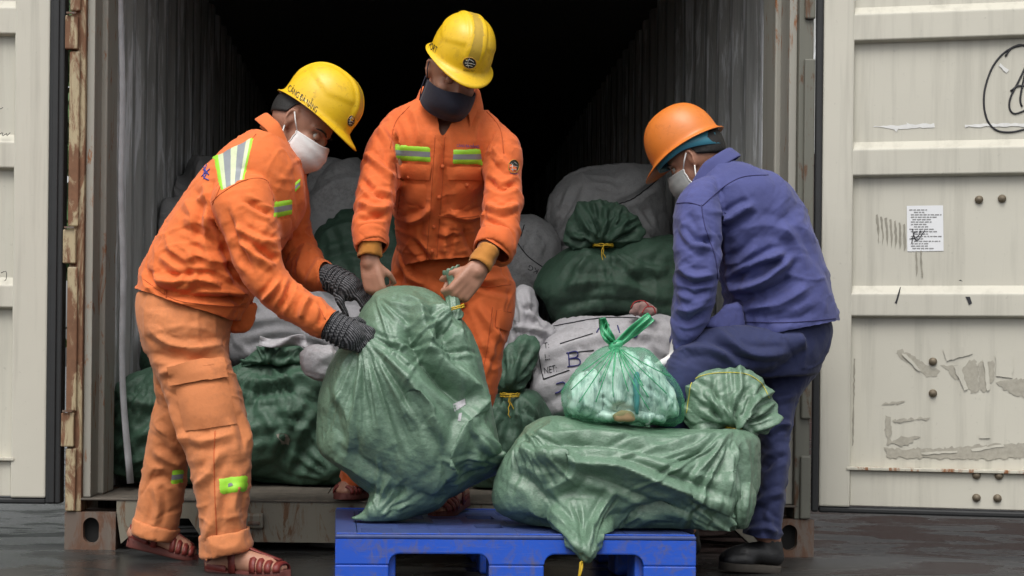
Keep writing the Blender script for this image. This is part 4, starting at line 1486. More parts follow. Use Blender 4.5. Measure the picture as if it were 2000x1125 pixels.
# --- sack lying on the pallet
ps_out = [(1024, 832), (1060, 815), (1092, 809), (1148, 822), (1240, 832), (1342, 838), (1430, 838), (1476, 850), (1487, 895), (1485, 929), (1476, 972), (1460, 1020), (1444, 1056), (1410, 1063), (1347, 1050), (1269, 1050), (1205, 1058), (1130, 1066), (1080, 1054), (1040, 1030), (1000, 1014), (968, 996), (960, 962), (974, 914), (1000, 872)]
corner = Loft([(1060, 985, 1215, 1005, -.72, .10), (1085, 1040, 1192, 1048, -.80, .08), (1108, 1066, 1170, 1070, -.885, .045), (1126, 1084, 1158, 1088, -.905, .022), (1138, 1096, 1152, 1099, -.91, .007)], n=28)
pstrokes = fan((1434, 842), 88, 186, 24, 60, 250, 6) + fan((1147, 1094), -150, -25, 18, 40, 130, 7) + fan((1020, 838), 20, 110, 10, 50, 160, 8) + fan((1440, 1052), 180, 275, 10, 40, 140, 9) + [
    ([(1010, 885), (1120, 900), (1230, 905), (1330, 945), (1420, 985)], 34, .030), ([(1405, 860), (1412, 960), (1420, 1050)], 30, .025), ([(1080, 1000), (1200, 1010), (1330, 1030)], 34, -.020),
    ([(1040, 850), (1140, 850), (1260, 862), (1390, 858), (1432, 842)], 10, .014), ([(1060, 870), (1180, 872), (1300, 895), (1400, 885)], 9, -.010), ([(1110, 905), (1200, 912), (1310, 952), (1408, 990)], 10, .017),
    ([(1120, 890), (1220, 900), (1330, 935), (1420, 965)], 8, -.012), ([(1130, 925), (1200, 945), (1290, 985), (1380, 1010)], 9, -.010), ([(1440, 850), (1418, 910), (1408, 985), (1412, 1050)], 10, .013),
    ([(1452, 850), (1462, 930), (1450, 1020)], 8, .010), ([(1434, 845), (1380, 900), (1340, 960)], 8, .009), ([(1434, 845), (1400, 930), (1375, 985)], 7, -.008),
    ([(1010, 880), (1060, 892), (1118, 895), (1120, 930), (1060, 960)], 12, .013), ([(1000, 920), (1040, 945), (1080, 1000)], 11, -.010), ([(1148, 1090), (1150, 1050), (1175, 1000), (1200, 960)], 8, .012),
    ([(1140, 1085), (1110, 1030), (1060, 980)], 8, .011), ([(1146, 1085), (1140, 1030), (1120, 980)], 7, -.009), ([(1200, 1050), (1260, 1000), (1330, 990)], 11, -.012), ([(1180, 1055), (1230, 1020), (1320, 1025)], 10, .008),
    ([(1085, 815), (1060, 850), (1010, 900)], 9, .010), ([(1100, 820), (1180, 835), (1300, 848)], 7, .008), ([(1030, 990), (1080, 1020), (1120, 1070)], 9, .009)]
def pal_floor2(V):
    V = V.copy()
    over = V[:, 1] > -.875
    V[:, 2] = np.where(over & (V[:, 2] < .157), .157 + (V[:, 2] - .157) * .05, V[:, 2]); return V
lump = [ellipsoid(at(1080, 910, -.62), (.13, 0, 0), (0, .18, 0), (0, 0, .12)), ellipsoid(at(1330, 940, -.6), (.2, 0, -.02), (0, .2, 0), (0, 0, .13)), ellipsoid(at(1430, 980, -.60), (.06, 0, 0), (0, .15, 0), (0, 0, .10))]
ps, pso, psurf = sack('pallet_sack', 'green woven sack lying across the blue pallet, fan-shaped tied neck at right', 'sack', [blob(ps_out, -.60, .21, .19, (1230, 940)), (corner.V, corner.F)] + lump, .0045, M['sack_green'], pstrokes, g=.03, seed=5, fold=.12, foldwl=.17, sharp=.42, floor=pal_floor2, group='green woven sacks')
ruffle((1434, 838), [(1392, 846), (1350, 842), (1332, 815), (1336, 775), (1352, 730), (1400, 720), (1462, 721), (1496, 752), (1517, 792), (1515, 838), (1484, 848), (1458, 846)], -.58, .060, 5, .032, M['sack_green'], ps, hem=(M['hem_yellow'], .2, .74), seed=4)
tie(1434, 838, -.585, .026, ps, M['twine'], 3, .1, 0, 5, .032)
mb = MB(); mb.tube([at(1140, 1094, -.912), at(1134, 1099, -.92), at(1133, 1112, -.92), at(1131, 1124, -.918), at(1136, 1136, -.918)], .0035, 6); mb.tube([at(1137, 1096, -.912), at(1137, 1108, -.924), at(1134, 1120, -.922), at(1130, 1132, -.922)], .003, 6)
mb.build('twine_end', M['twine'], ps, True)

# --- thin see-through carrier bag
cb_out = [(1097, 764), (1108, 745), (1124, 725), (1145, 702), (1166, 684), (1192, 676), (1228, 678), (1264, 683), (1298, 720), (1320, 745), (1334, 775), (1335, 808), (1320, 829), (1240, 832), (1148, 828), (1110, 815), (1100, 792)]
cbs = [([(1205, 672), (1180, 720), (1150, 780), (1120, 815)], 6, .008), ([(1207, 672), (1200, 740), (1190, 820)], 6, .008), ([(1212, 672), (1225, 740), (1230, 820)], 6, -.006), ([(1216, 674), (1260, 730), (1290, 810)], 6, .008),
       ([(1218, 676), (1290, 740), (1325, 800)], 6, -.006), ([(1203, 674), (1160, 715), (1110, 770)], 6, -.006), ([(1110, 770), (1150, 790), (1200, 825)], 5, .007), ([(1206, 690), (1212, 760), (1240, 820)], 4, .006)]
cb, cbo, cbsurf = sack('carrier_bag', 'translucent green plastic carrier bag with knotted handles on top of the pallet sack', 'bag', [blob(cb_out, -.62, .13, .12, (1215, 765))], .008, M['film'], cbs, g=.05, seed=9, foldwl=.05, fold=1.2)
def inner(name, out, Y, tf, tb, mat, seed, lab=None, sh=1.3, vox=.006):
    V_, F_ = remesh([blob(out, Y, tf, tb)], vox)
    V_ = smooth(V_, F_, 3, .6, -.3)
    V_ = V_ + normals(V_, F_) * (crumple(V_, seed, (.06, .045, .03, .022, .016), .16 * sh, [(1, 0, .2), (1, .3, -.2), (.6, .2, .8), (1, -.3, 0)], .5, .4))[:, None]
    o = mobj(name, V_, F_, M[mat], cb)
    if lab: tag(o, lab)
cin = [((x - 1215) * .93 + 1215, (y - 765) * .90 + 768) for x, y in cb_out]
inner('crumpled_wrap', [(1108, 790), (1114, 752), (1150, 720), (1180, 745), (1186, 805), (1160, 822), (1112, 812)], -.615, .085, .08, 'clear_white', 3)
inner('crumpled_wrap', [(1170, 720), (1196, 690), (1236, 686), (1256, 730), (1252, 806), (1210, 820), (1174, 805)], -.615, .105, .09, 'clear_white', 5)
inner('crumpled_wrap', [(1240, 740), (1258, 696), (1284, 716), (1312, 756), (1324, 800), (1296, 824), (1246, 816)], -.615, .085, .08, 'clear_white', 7)
inner('crumpled_wrap', [(1150, 806), (1200, 796), (1260, 800), (1300, 812), (1290, 826), (1220, 826), (1160, 822)], -.64, .06, .06, 'clear_white', 9)
inner('teal_wrapper', [(1238, 730), (1247, 728), (1250, 770), (1247, 805), (1239, 804)], -.705, .025, .02, 'teal_wrap', 11, None, .6, .005)
inner('cardboard_piece', [(1196, 812), (1212, 800), (1236, 806), (1240, 822), (1205, 824)], -.712, .016, .02, 'cardboard', 13, None, .4, .005)
lines('film_gather', cbsurf, [s_[0] for s_ in fan((1204, 676), 30, 150, 13, 50, 140, 12)], M['film_dense'], cb, .0016, .0005, 5)
def leaf_handle(pts, wid, seed):
    V, F = [], []
    P = catmull(np.array(pts, float), 6); n = len(P)
    r = np.random.default_rng(seed); ph = r.uniform(0, 6, 3)
    for i in range(n):
        t = i / (n - 1)
        d = P[min(i+1, n-1)] - P[max(i-1, 0)]; nn = np.array([-d[1], d[0]]); nn /= np.linalg.norm(nn) + 1e-9
        w = np.interp(t, np.linspace(0, 1, len(wid)), wid)
        for k in range(7):
            s = (k - 3) / 3
            q = P[i] + nn * s * w
            V.append(at(q[0], q[1], -.64 + .012 * math.sin(s * 5 + ph[0] + 4 * t) + .008 * math.cos(9 * t + ph[1])))
    for i in range(n - 1):
        for k in range(6):
            a = i * 7 + k; F.append((a, a+1, a+8, a+7))
    o = mobj('knotted_handle', V, F, M['film_dense'], cb)
    o.modifiers.new('s', 'SOLIDIFY').thickness = .003
leaf_handle([(1204, 676), (1190, 660), (1180, 642), (1176, 622)], [5, 9, 9, 7], 1)
leaf_handle([(1198, 674), (1212, 668), (1240, 644), (1272, 618)], [6, 8, 10, 9], 2)
leaf_handle([(1208, 680), (1192, 668), (1182, 655), (1186, 632)], [4, 6, 7, 5], 5)
V, F = ellipsoid(at(1203, 674, -.64), (.022, 0, .006), (0, .018, 0), (0, 0, .014)); mobj('knot', V, F, M['film_dense'], cb)

# --- sacks inside, front row to back
def isack(name, label, out, Y, tf, tb, mat, seed, strokes=(), voxel=.011, g=.045, center=None, extra=(), group=None, wl=.09, amp=.008, floor=True):
    def fl(V):
        V = V.copy(); V[:, 2] = np.where(V[:, 2] < .172, .172 + (V[:, 2] - .172) * .03, V[:, 2]); V[:, 0] = np.clip(V[:, 0], X0 + .055, X1 - .055); return V
    return sack(name, label, 'sack', [blob(out, Y, tf, tb, center)] + list(extra), voxel, mat, strokes, g=g, seed=seed, group=group, floor=fl, iters=8, foldwl=wl * 1.7, fold=.55, sharp=1.5, cover=.15)
GG, WG = 'green sacks inside the container', 'white sacks inside the container'
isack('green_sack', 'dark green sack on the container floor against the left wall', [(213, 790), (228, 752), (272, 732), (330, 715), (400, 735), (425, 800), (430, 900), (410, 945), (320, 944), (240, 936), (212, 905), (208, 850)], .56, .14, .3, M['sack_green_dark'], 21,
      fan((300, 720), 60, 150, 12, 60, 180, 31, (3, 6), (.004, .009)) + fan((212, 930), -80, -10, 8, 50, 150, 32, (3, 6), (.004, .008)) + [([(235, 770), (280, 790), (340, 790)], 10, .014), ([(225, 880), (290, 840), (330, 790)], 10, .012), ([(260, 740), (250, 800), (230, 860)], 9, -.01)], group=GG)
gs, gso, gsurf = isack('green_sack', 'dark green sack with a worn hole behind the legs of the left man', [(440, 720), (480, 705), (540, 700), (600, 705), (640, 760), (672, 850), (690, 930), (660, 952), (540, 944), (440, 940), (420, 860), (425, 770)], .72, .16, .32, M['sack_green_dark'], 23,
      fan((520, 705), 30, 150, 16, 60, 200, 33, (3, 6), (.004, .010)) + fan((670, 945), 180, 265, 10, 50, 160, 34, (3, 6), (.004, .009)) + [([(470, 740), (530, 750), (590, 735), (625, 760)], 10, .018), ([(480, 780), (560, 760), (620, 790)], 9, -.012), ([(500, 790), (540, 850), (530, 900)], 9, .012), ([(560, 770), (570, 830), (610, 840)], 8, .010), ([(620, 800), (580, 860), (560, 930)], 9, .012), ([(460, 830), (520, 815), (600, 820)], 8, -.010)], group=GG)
strips_q = [(540, 850), (556, 846), (568, 858), (564, 868), (548, 866)]
V = [gsurf.hit(x, y, .003) for x, y in jag(strips_q, 1.5, 4, 5)]
V = [v[0] for v in V if v]
if len(V) > 3: mobj('worn_hole', V, [tuple(range(len(V)))], M['smear'], gs, False)
ruffle((520, 712), [(470, 716), (484, 694), (520, 676), (575, 672), (606, 690), (600, 706), (560, 716)], .66, .05, 5, .022, M['sack_green_dark'], gs, seed=8)
V, F = [], []
for i in range(13):
    t_ = i / 12
    for k in range(4):
        x = 508 + 88 * t_ + 3 * k * (t_ - .3); y = 658 + 4 * math.sin(5 * t_) + k * (5 + 2.0 * t_) + (10 * (t_ - .8) * k if t_ > .8 else 0)
        V.append(at(x, y, .60 + .02 * math.sin(7 * t_ + k)))
for i in range(12):
    for k in range(3): a = i*4+k; F.append((a, a+1, a+5, a+4))
o = mobj('folded_hem', V, F, M['sack_white'], gs); o.modifiers.new('s', 'SOLIDIFY').thickness = .004

tg, tgo, tgs = isack('green_sack', 'green sack with yellow-tied neck standing right behind the middle man', [(950, 800), (985, 775), (1010, 768), (1045, 775), (1062, 810), (1060, 850), (1030, 900), (990, 960), (940, 965), (915, 900), (925, 840)], .62, .12, .2, M['sack_green_dark'], 27,
      fan((998, 772), 40, 150, 14, 30, 100, 36, (2.5, 4), (.003, .007)) + [([(1000, 772), (975, 810), (955, 850)], 6, .010), ([(1004, 772), (1010, 820), (1005, 870)], 6, .009), ([(1008, 772), (1040, 800), (1050, 840)], 6, .009), ([(1002, 775), (990, 830), (985, 880)], 5, -.007)], group=GG, voxel=.010)
ruffle((990, 770), [(968, 764), (962, 740), (975, 700), (1000, 664), (1030, 652), (1056, 668), (1052, 695), (1040, 730), (1022, 766)], .58, .05, 5, .020, M['sack_green_dark'], tg, seed=10)
tie(996, 770, .57, .035, tg, M['twine'], 3, 0, 2, 6)

ws, wso, wsurf = isack('white_sack', 'white printed sack with blue marker letters behind the carrier bag', [(1040, 700), (1050, 660), (1090, 636), (1160, 622), (1240, 618), (1318, 624), (1345, 690), (1340, 790), (1280, 830), (1180, 840), (1090, 830), (1045, 790)], .95, .16, .3, M['sack_white'], 31,
      [([(1060, 690), (1160, 660), (1300, 650)], 9, .008), ([(1080, 640), (1180, 635), (1310, 650)], 7, -.007), ([(1250, 640), (1280, 680), (1310, 700)], 7, .008)], group=WG)
text_on('printed_word', wsurf, 'NET:', [(1062, 718), (1087, 712), (1088, 726), (1064, 731)], M['ink_black'], ws)
text_on('printed_word', wsurf, 'NGÀY:', [(1060, 640), (1086, 638), (1087, 647), (1061, 649)], M['ink_black'], ws)
text_on('printed_word', wsurf, 'T:', [(1062, 670), (1072, 668), (1073, 680), (1063, 682)], M['ink_black'], ws)
text_on('printed_word', wsurf, 'L:', [(1064, 692), (1073, 690), (1074, 702), (1065, 704)], M['ink_black'], ws)
lines('printed_rule', wsurf, [[(1052, 648), (1054, 700), (1062, 741)], [(1062, 741), (1112, 723)], [(1094, 672), (1158, 652)], [(1112, 690), (1160, 684)], [(1064, 641), (1170, 622), (1250, 622)]], M['ink_black'], ws, .0022, .002, 5)
lines('marker_letters', wsurf, [[(1110, 688), (1112, 715)], [(1106, 690), (1126, 686), (1128, 696), (1114, 700)], [(1112, 701), (1130, 700), (1132, 712), (1108, 716)], [(1086, 750), (1100, 746), (1104, 752), (1094, 764), (1084, 768)], [(1166, 650), (1172, 640), (1178, 652)], [(1230, 640), (1236, 658), (1244, 656), (1246, 640)], [(1206, 636), (1210, 650)]], M['ink_blue'], ws, .0026, .002, 4)

isack('white_sack', 'crumpled white sack between the middle man and the printed sack', [(985, 690), (1000, 640), (1000, 590), (1012, 560), (1035, 560), (1050, 590), (1052, 620), (1085, 640), (1088, 680), (1050, 720), (1000, 740)], .98, .1, .25, M['sack_white'], 33,
      [([(1010, 570), (1020, 620), (1010, 670)], 5, .012), ([(1030, 565), (1035, 610), (1060, 650)], 5, .012), ([(1000, 640), (1030, 640), (1080, 655)], 5, .012), ([(1020, 600), (1045, 605)], 5, -.01)], group=WG, voxel=.010, g=.09, wl=.04)
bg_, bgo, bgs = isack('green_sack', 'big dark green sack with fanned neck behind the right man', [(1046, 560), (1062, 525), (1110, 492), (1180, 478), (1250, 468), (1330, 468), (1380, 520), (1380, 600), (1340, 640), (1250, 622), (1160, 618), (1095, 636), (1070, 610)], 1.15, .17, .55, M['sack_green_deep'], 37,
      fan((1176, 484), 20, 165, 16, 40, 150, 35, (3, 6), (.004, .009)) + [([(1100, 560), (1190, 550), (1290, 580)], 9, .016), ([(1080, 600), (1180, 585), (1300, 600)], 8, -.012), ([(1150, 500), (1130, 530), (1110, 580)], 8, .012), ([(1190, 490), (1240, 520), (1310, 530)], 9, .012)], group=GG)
ruffle((1176, 482), [(1122, 486), (1100, 470), (1108, 440), (1130, 400), (1165, 392), (1205, 396), (1240, 420), (1258, 450), (1240, 478), (1210, 484)], 1.10, .07, 6, .030, M['sack_green_deep'], bg_, seed=12)
tie(1178, 478, 1.06, .04, bg_, M['twine'], 2, 0, 2, 9)
kg, kgo, kgs = isack('white_sack', 'white sack with a KG mark deep beside the sleeve of the middle man', [(985, 470), (1000, 432), (1040, 424), (1070, 440), (1088, 480), (1085, 540), (1060, 570), (1010, 570), (985, 540)], 1.75, .16, .3, M['sack_grey'], 41, [([(1010, 450), (1030, 490), (1075, 530)], 5, -.008)], group=WG)
text_on('printed_word', kgs, 'KG', [(1048, 535), (1030, 526), (1034, 517), (1052, 526)], M['ink_black'], kg)
lines('printed_rule', kgs, [[(1006, 468), (1030, 500), (1062, 524)], [(1024, 440), (1018, 462)]], M['ink_black'], kg, .0025, .002, 5)
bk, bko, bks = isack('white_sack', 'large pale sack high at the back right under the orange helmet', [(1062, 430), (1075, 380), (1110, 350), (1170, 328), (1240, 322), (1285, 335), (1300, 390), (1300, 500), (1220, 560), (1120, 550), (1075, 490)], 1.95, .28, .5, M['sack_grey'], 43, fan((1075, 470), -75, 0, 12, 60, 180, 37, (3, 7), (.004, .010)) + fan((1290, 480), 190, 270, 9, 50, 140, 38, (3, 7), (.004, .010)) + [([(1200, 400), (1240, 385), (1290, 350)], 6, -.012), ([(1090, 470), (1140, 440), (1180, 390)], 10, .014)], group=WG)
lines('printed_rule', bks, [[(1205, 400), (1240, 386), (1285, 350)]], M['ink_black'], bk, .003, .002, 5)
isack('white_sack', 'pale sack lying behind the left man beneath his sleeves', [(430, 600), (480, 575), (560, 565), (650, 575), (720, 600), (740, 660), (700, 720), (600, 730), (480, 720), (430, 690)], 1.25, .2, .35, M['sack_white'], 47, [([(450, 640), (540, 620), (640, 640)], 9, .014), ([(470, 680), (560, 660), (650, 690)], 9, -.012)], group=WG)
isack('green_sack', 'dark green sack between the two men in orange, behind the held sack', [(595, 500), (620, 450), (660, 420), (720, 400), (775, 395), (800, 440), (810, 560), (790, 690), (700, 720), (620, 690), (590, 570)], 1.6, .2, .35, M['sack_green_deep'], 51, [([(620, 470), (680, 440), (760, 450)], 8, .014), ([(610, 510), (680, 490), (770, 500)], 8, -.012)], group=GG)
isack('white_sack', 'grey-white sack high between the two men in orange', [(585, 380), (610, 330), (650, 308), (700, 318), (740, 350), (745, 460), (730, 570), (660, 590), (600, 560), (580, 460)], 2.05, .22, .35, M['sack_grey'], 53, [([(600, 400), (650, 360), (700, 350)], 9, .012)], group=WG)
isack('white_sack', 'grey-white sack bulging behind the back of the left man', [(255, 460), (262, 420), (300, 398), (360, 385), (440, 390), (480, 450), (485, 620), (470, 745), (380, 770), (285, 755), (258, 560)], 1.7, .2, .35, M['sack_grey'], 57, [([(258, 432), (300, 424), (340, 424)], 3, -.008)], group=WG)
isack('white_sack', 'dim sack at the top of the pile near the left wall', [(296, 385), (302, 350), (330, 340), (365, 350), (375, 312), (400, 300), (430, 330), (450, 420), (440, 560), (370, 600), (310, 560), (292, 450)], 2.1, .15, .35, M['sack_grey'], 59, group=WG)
isack('white_sack', 'small pale sack wedged at the left wall above the green sack', [(240, 690), (248, 655), (270, 640), (300, 650), (330, 690), (320, 745), (270, 750), (243, 735)], 1.25, .12, .3, M['sack_white'], 61, [([(250, 680), (275, 690), (290, 720)], 5, .01)], group=WG, voxel=.010)
isack('green_sack', 'dark green neck of a sack beside the small pale sack', [(272, 690), (285, 662), (320, 655), (360, 680), (350, 735), (290, 735), (274, 715)], 1.12, .1, .2, M['sack_green_dark'], 63, group=GG, voxel=.010)
isack('green_sack', 'dark green sack low behind the legs of the middle man', [(760, 800), (790, 720), (860, 690), (930, 720), (950, 800), (930, 930), (860, 950), (780, 940)], .9, .15, .3, M['sack_green_dark'], 65, group=GG)
isack('white_sack', 'pale sack behind the hips of the middle man', [(730, 640), (800, 590), (900, 580), (980, 620), (990, 700), (930, 740), (800, 740), (740, 710)], 1.35, .15, .3, M['sack_white'], 67, group=WG)
isack('green_sack', 'low green sack behind the pallet sack and carrier bag', [(1010, 880), (1060, 830), (1180, 815), (1320, 830), (1400, 880), (1400, 940), (1320, 955), (1150, 955), (1030, 945)], .85, .2, .3, M['sack_green_dark'], 69, group=GG)

# red-trimmed glove lying on the printed sack
ge = empty('cotton_glove', at(1255, 618, .80), 'pinkish cotton glove with red trim lying on the printed white sack', 'glove')
V_, F_ = remesh([blob([(1228, 612), (1238, 596), (1258, 590), (1272, 598), (1283, 606), (1276, 617), (1250, 617)], .82, .02, .05)], .006)
V_ = smooth(V_, F_, 3); V_ = V_ + normals(V_, F_) * (crumple(V_, 2, (.05, .03, .02), .3, None, .5, .4))[:, None]
mobj('glove_body', V_, F_, M['pinkish'], ge); gsu = Surf(V_, F_)
mb = MB()
for ln in ([(1232, 602), (1240, 590), (1258, 588), (1268, 600)], [(1254, 612), (1262, 600), (1276, 600), (1280, 612)]):
    mb.tube([at(x, y, .785) for x, y in catmull(np.array(ln, float), 5)], .0022, 6)
mb.build('red_trim', M['red_trim'], ge, True)
# ------------------------------------------------------------------ people
def ortho(f, u):
    f = Vector(f).normalized(); u = Vector(u)
    u = (u - f * u.dot(f)).normalized()
    return f, u, f.cross(u)          # forward, up, his right

def hand_parts(wrist, d, palm, thumb, curl=(60, 70, 40), size=1.0, spread=.5, thumbcurl=30):
    """capsules of a hand: wrist point, direction, palm normal, thumb side"""
    d = Vector(d).normalized(); palm = Vector(palm); palm = (palm - d * palm.dot(d)).normalized()
    s = d.cross(palm); s = s if s.dot(Vector(thumb)) > 0 else -s
    w = Vector(wrist); k = size
    out = []
    # palm: flat rounded block made from four metacarpal capsules
    for i, (o, l) in enumerate(((.026, .086), (.009, .090), (-.009, .086), (-.025, .078))):
        a = w + s * o * .7 * k; b = w + d * l * k + s * o * k - palm * .002
        out.append(capsule([a, (a + b) / 2 - palm * .003, b], [.015 * k, .0145 * k, .0115 * k]))
    out.append(ellipsoid(w + d * .048 * k + palm * .004, d * .045 * k, s * .036 * k, palm * .016 * k))
    out.append(ellipsoid(w + d * .035 * k + s * .022 * k + palm * .010 * k, d * .03 * k, s * .016 * k, palm * .016 * k))
    for i, (o, l, L) in enumerate(((.027, .088, .072), (.009, .092, .080), (-.010, .088, .074), (-.027, .080, .058))):
        p = w + d * l * k + s * o * k
        dirv = (d + s * o * spread * 6).normalized(); ang = 0
        pts, rr = [p], [.0098 * k]
        for j, (fr, a) in enumerate(zip((.46, .31, .23), curl)):
            ang += math.radians(a + (i - 1.5) * 3)
            v = dirv * math.cos(ang) + palm * math.sin(ang)
            p = p + v * L * fr * k; pts.append(p); rr.append((.0090, .0082, .0070)[j] * k)
        out.append(capsule(pts, rr, 12))
    p = w + d * .022 * k + s * .026 * k + palm * .008 * k
    v = (d * .75 + s * .55 + palm * .45).normalized()
    pts, rr = [p], [.0125 * k]
    for L, a, r in ((.036, 0, .0105), (.030, thumbcurl, .0088), (.012, thumbcurl * .4, .007)):
        v = (v * math.cos(math.radians(a)) + (palm * .5 - s * .85).normalized() * math.sin(math.radians(a))).normalized()
        p = p + v * L * k; pts.append(p); rr.append(r * k)
    out.append(capsule(pts, rr, 12))
    return out

def wrist_arm(pts, r): return capsule(pts, r, 16)

def head_parts(H, f, u, r, k=1.0):
    """skull, jaw, nose, ears (H = middle of the skull)"""
    P = lambda a, b, c: H + f * a * k + u * b * k + r * c * k
    E = lambda c, a, b, cc: ellipsoid(P(*c), f * a * k, r * cc * k, u * b * k, 24, 16)
    out = [E((-.008, .022, 0), .097, .095, .077), E((.030, -.030, 0), .066, .078, .064), E((.052, -.078, 0), .042, .040, .042), E((.074, -.096, 0), .020, .018, .022)]
    out.append(capsule([P(.090, .002, 0), P(.098, -.022, 0), P(.102, -.036, 0)], [.008 * k, .010 * k, .011 * k]))
    out.append(E((.092, -.040, 0), .013, .010, .017))
    for s in (1, -1):
        out.append(E((.060, -.025, .038 * s), .030, .026, .026))                  # cheek
        out.append(capsule([P(.080, .022, .016 * s), P(.076, .024, .034 * s), P(.060, .020, .054 * s)], [.009 * k, .009 * k, .008 * k]))   # brow
        # ear: rim and lobe
        out.append(capsule([P(-.004, -.032, .076 * s), P(-.012, -.015, .084 * s), P(-.018, .004, .088 * s), P(-.014, .020, .088 * s), P(-.002, .024, .083 * s), P(.006, .014, .077 * s)], [.007 * k, .0055 * k, .005 * k, .005 * k, .005 * k, .005 * k], 8))
        out.append(E((-.006, -.004, .077 * s), .012, .024, .007))
    return out

def head_sculpt(V, H, f, u, r, k):
    """eye sockets, lips"""
    Q = V - np.array(H); a, b, c = Q @ np.array(f) / k, Q @ np.array(u) / k, Q @ np.array(r) / k
    D = np.zeros(len(V))
    for s in (1, -1):
        D -= .009 * np.exp(-(((b - .004) / .011) ** 2 + ((c - .032 * s) / .017) ** 2)) * (a > .03)
        D -= .004 * np.exp(-(((a + .004) / .006) ** 2 + ((b - .002) / .012) ** 2)) * (np.abs(c) > .06)
    return V + np.array(f)[None] * (D * k)[:, None]

def helmet(parent, C, f, u, r, mat, crest=None, harness=None, band_low=.0, k=1.0, ridges=True):
    """hard hat; C middle of the rim plane"""
    n, m = 112, 30
    V, F, MI = [], [], []
    def pt(a, b, c): return C + f * a * k + r * b * k + u * c * k
    rows = []
    for j in range(m + 1):
        ph = math.pi / 2 * (1 - j / m)
        row = []
        for i in range(n):
            th = 2 * math.pi * i / n
            cf, sf = math.cos(th), math.sin(th)
            A = (.126 if cf > 0 else .128) - .0
            cr = math.cos(ph) ** .78
            a, b, c = A * cf * cr, .104 * sf * cr, .138 * math.sin(ph) ** .92
            if ridges:
                w = max(0, min(1, (c - .015) / .05))
                ab = abs(b)
                rz = .0085 * (1 / (1 + math.exp((ab - .033) / .0016)))          # broad raised crest
                rz += -.0022 * (1 / (1 + math.exp((ab - .0165) / .0015)))       # flat channel in it
                # raised panel line on each side
                d = c - (.030 + .55 * (a + .01)) if a > -.02 else 1
                rz += .0042 * (1 / (1 + math.exp(-(c - .050 - .35 * abs(a - .035)) / .0018))) * (1 if a > -.09 else 0) * (1 / (1 + math.exp(-(ab - .036) / .002)))
                L = math.sqrt(a*a + b*b + c*c) + 1e-9
                g = 1 + rz * w / L
                a, b, c = a * g, b * g, c * g
            row.append((a, b, c))
        rows.append(row)
    # rim: down, out, and the peak in front
    for q, (dr, dc) in enumerate(((.001, -.008), (.004, -.013), (.010, -.017), (.015, -.0185), (.0165, -.0205))):
        row = []
        for i in range(n):
            th = 2 * math.pi * i / n
            cf, sf = math.cos(th), math.sin(th)
            A = .126 if cf > 0 else .128
            pk = max(0, cf) ** 2.2
            bk = max(0, -cf) ** 3
            t = q / 4
            row.append((cf * (A + dr) + pk * .036 * t, sf * (.104 + dr + .0 * pk), dc - pk * .017 * t ** 1.3 - bk * .006 * t + .004 * abs(sf) ** 3))
        rows.append(row)
    for row in rows:
        for p in row: V.append(pt(*p))
    for j in range(len(rows) - 1):
        for i in range(n):
            x = (j*n+i, j*n+(i+1) % n, (j+1)*n+(i+1) % n, (j+1)*n+i)
            if j == 0: x = (j*n, (j+1)*n+(i+1) % n, (j+1)*n+i)
            F.append(x)
            p = rows[min(j+1, len(rows)-1)][i]
            MI.append(1 if crest is not None and abs(p[1]) < .0175 and p[2] > .035 else 0)
    o = mobj('helmet', V, F, mat, parent)
    if crest is not None:
        o.data.materials.append(crest)
        o.data.polygons.foreach_set('material_index', MI)
    s = o.modifiers.new('s', 'SOLIDIFY'); s.thickness, s.offset = .0028, -1
    if harness is not None:
        hb = MB()
        V2, F2 = [], []
        N2 = 64
        for i in range(N2):
            th = 2 * math.pi * i / N2
            cf, sf = math.cos(th), math.sin(th)
            back = max(0, -cf) ** 1.5
            for c in (-.002 - back * (.006 + band_low * .2), -.020 - band_low * .5 - back * (.018 + band_low)):
                V2.append(pt(cf * (.101 if not band_low else .119), sf * (.084 if not band_low else .100), c))
        for i in range(N2):
            a, b = 2*i, 2*((i+1) % N2)
            F2.append((a, b, b+1, a+1))
        h = mobj('harness_band', V2, F2, harness, o)
        h.modifiers.new('s', 'SOLIDIFY').thickness = .003
        if band_low:
            kb = MB()
            bx = []
            for i in range(9):
                th = math.pi + (i - 4) * .085
                for c in (-.018 - band_low * .55, -.018 - band_low * 1.0):
                    bx.append(pt(math.cos(th) * .124, math.sin(th) * .105, c))
            ff = [(2*i, 2*i+2, 2*i+3, 2*i+1) for i in range(8)]
            bk = mobj('ratchet_strap', bx, ff, harness, o); bk.modifiers.new('s', 'SOLIDIFY').thickness = .004
        else:
            c0 = pt(-.118, .0, -.030)
            kb.tube([c0 - r * .016, c0 + r * .016], .012, 12) if False else None
            MB().tube([pt(-.116, -.020, -.036), pt(-.122, 0, -.036), pt(-.116, .020, -.036)], .012, 12).build('adjuster_knob', harness, o, True)
    W = np.array([tuple(v) for v in V])
    FF = np.array([q if len(q) == 4 else q + (q[-1],) for q in F])
    return o, Surf(W, FF)

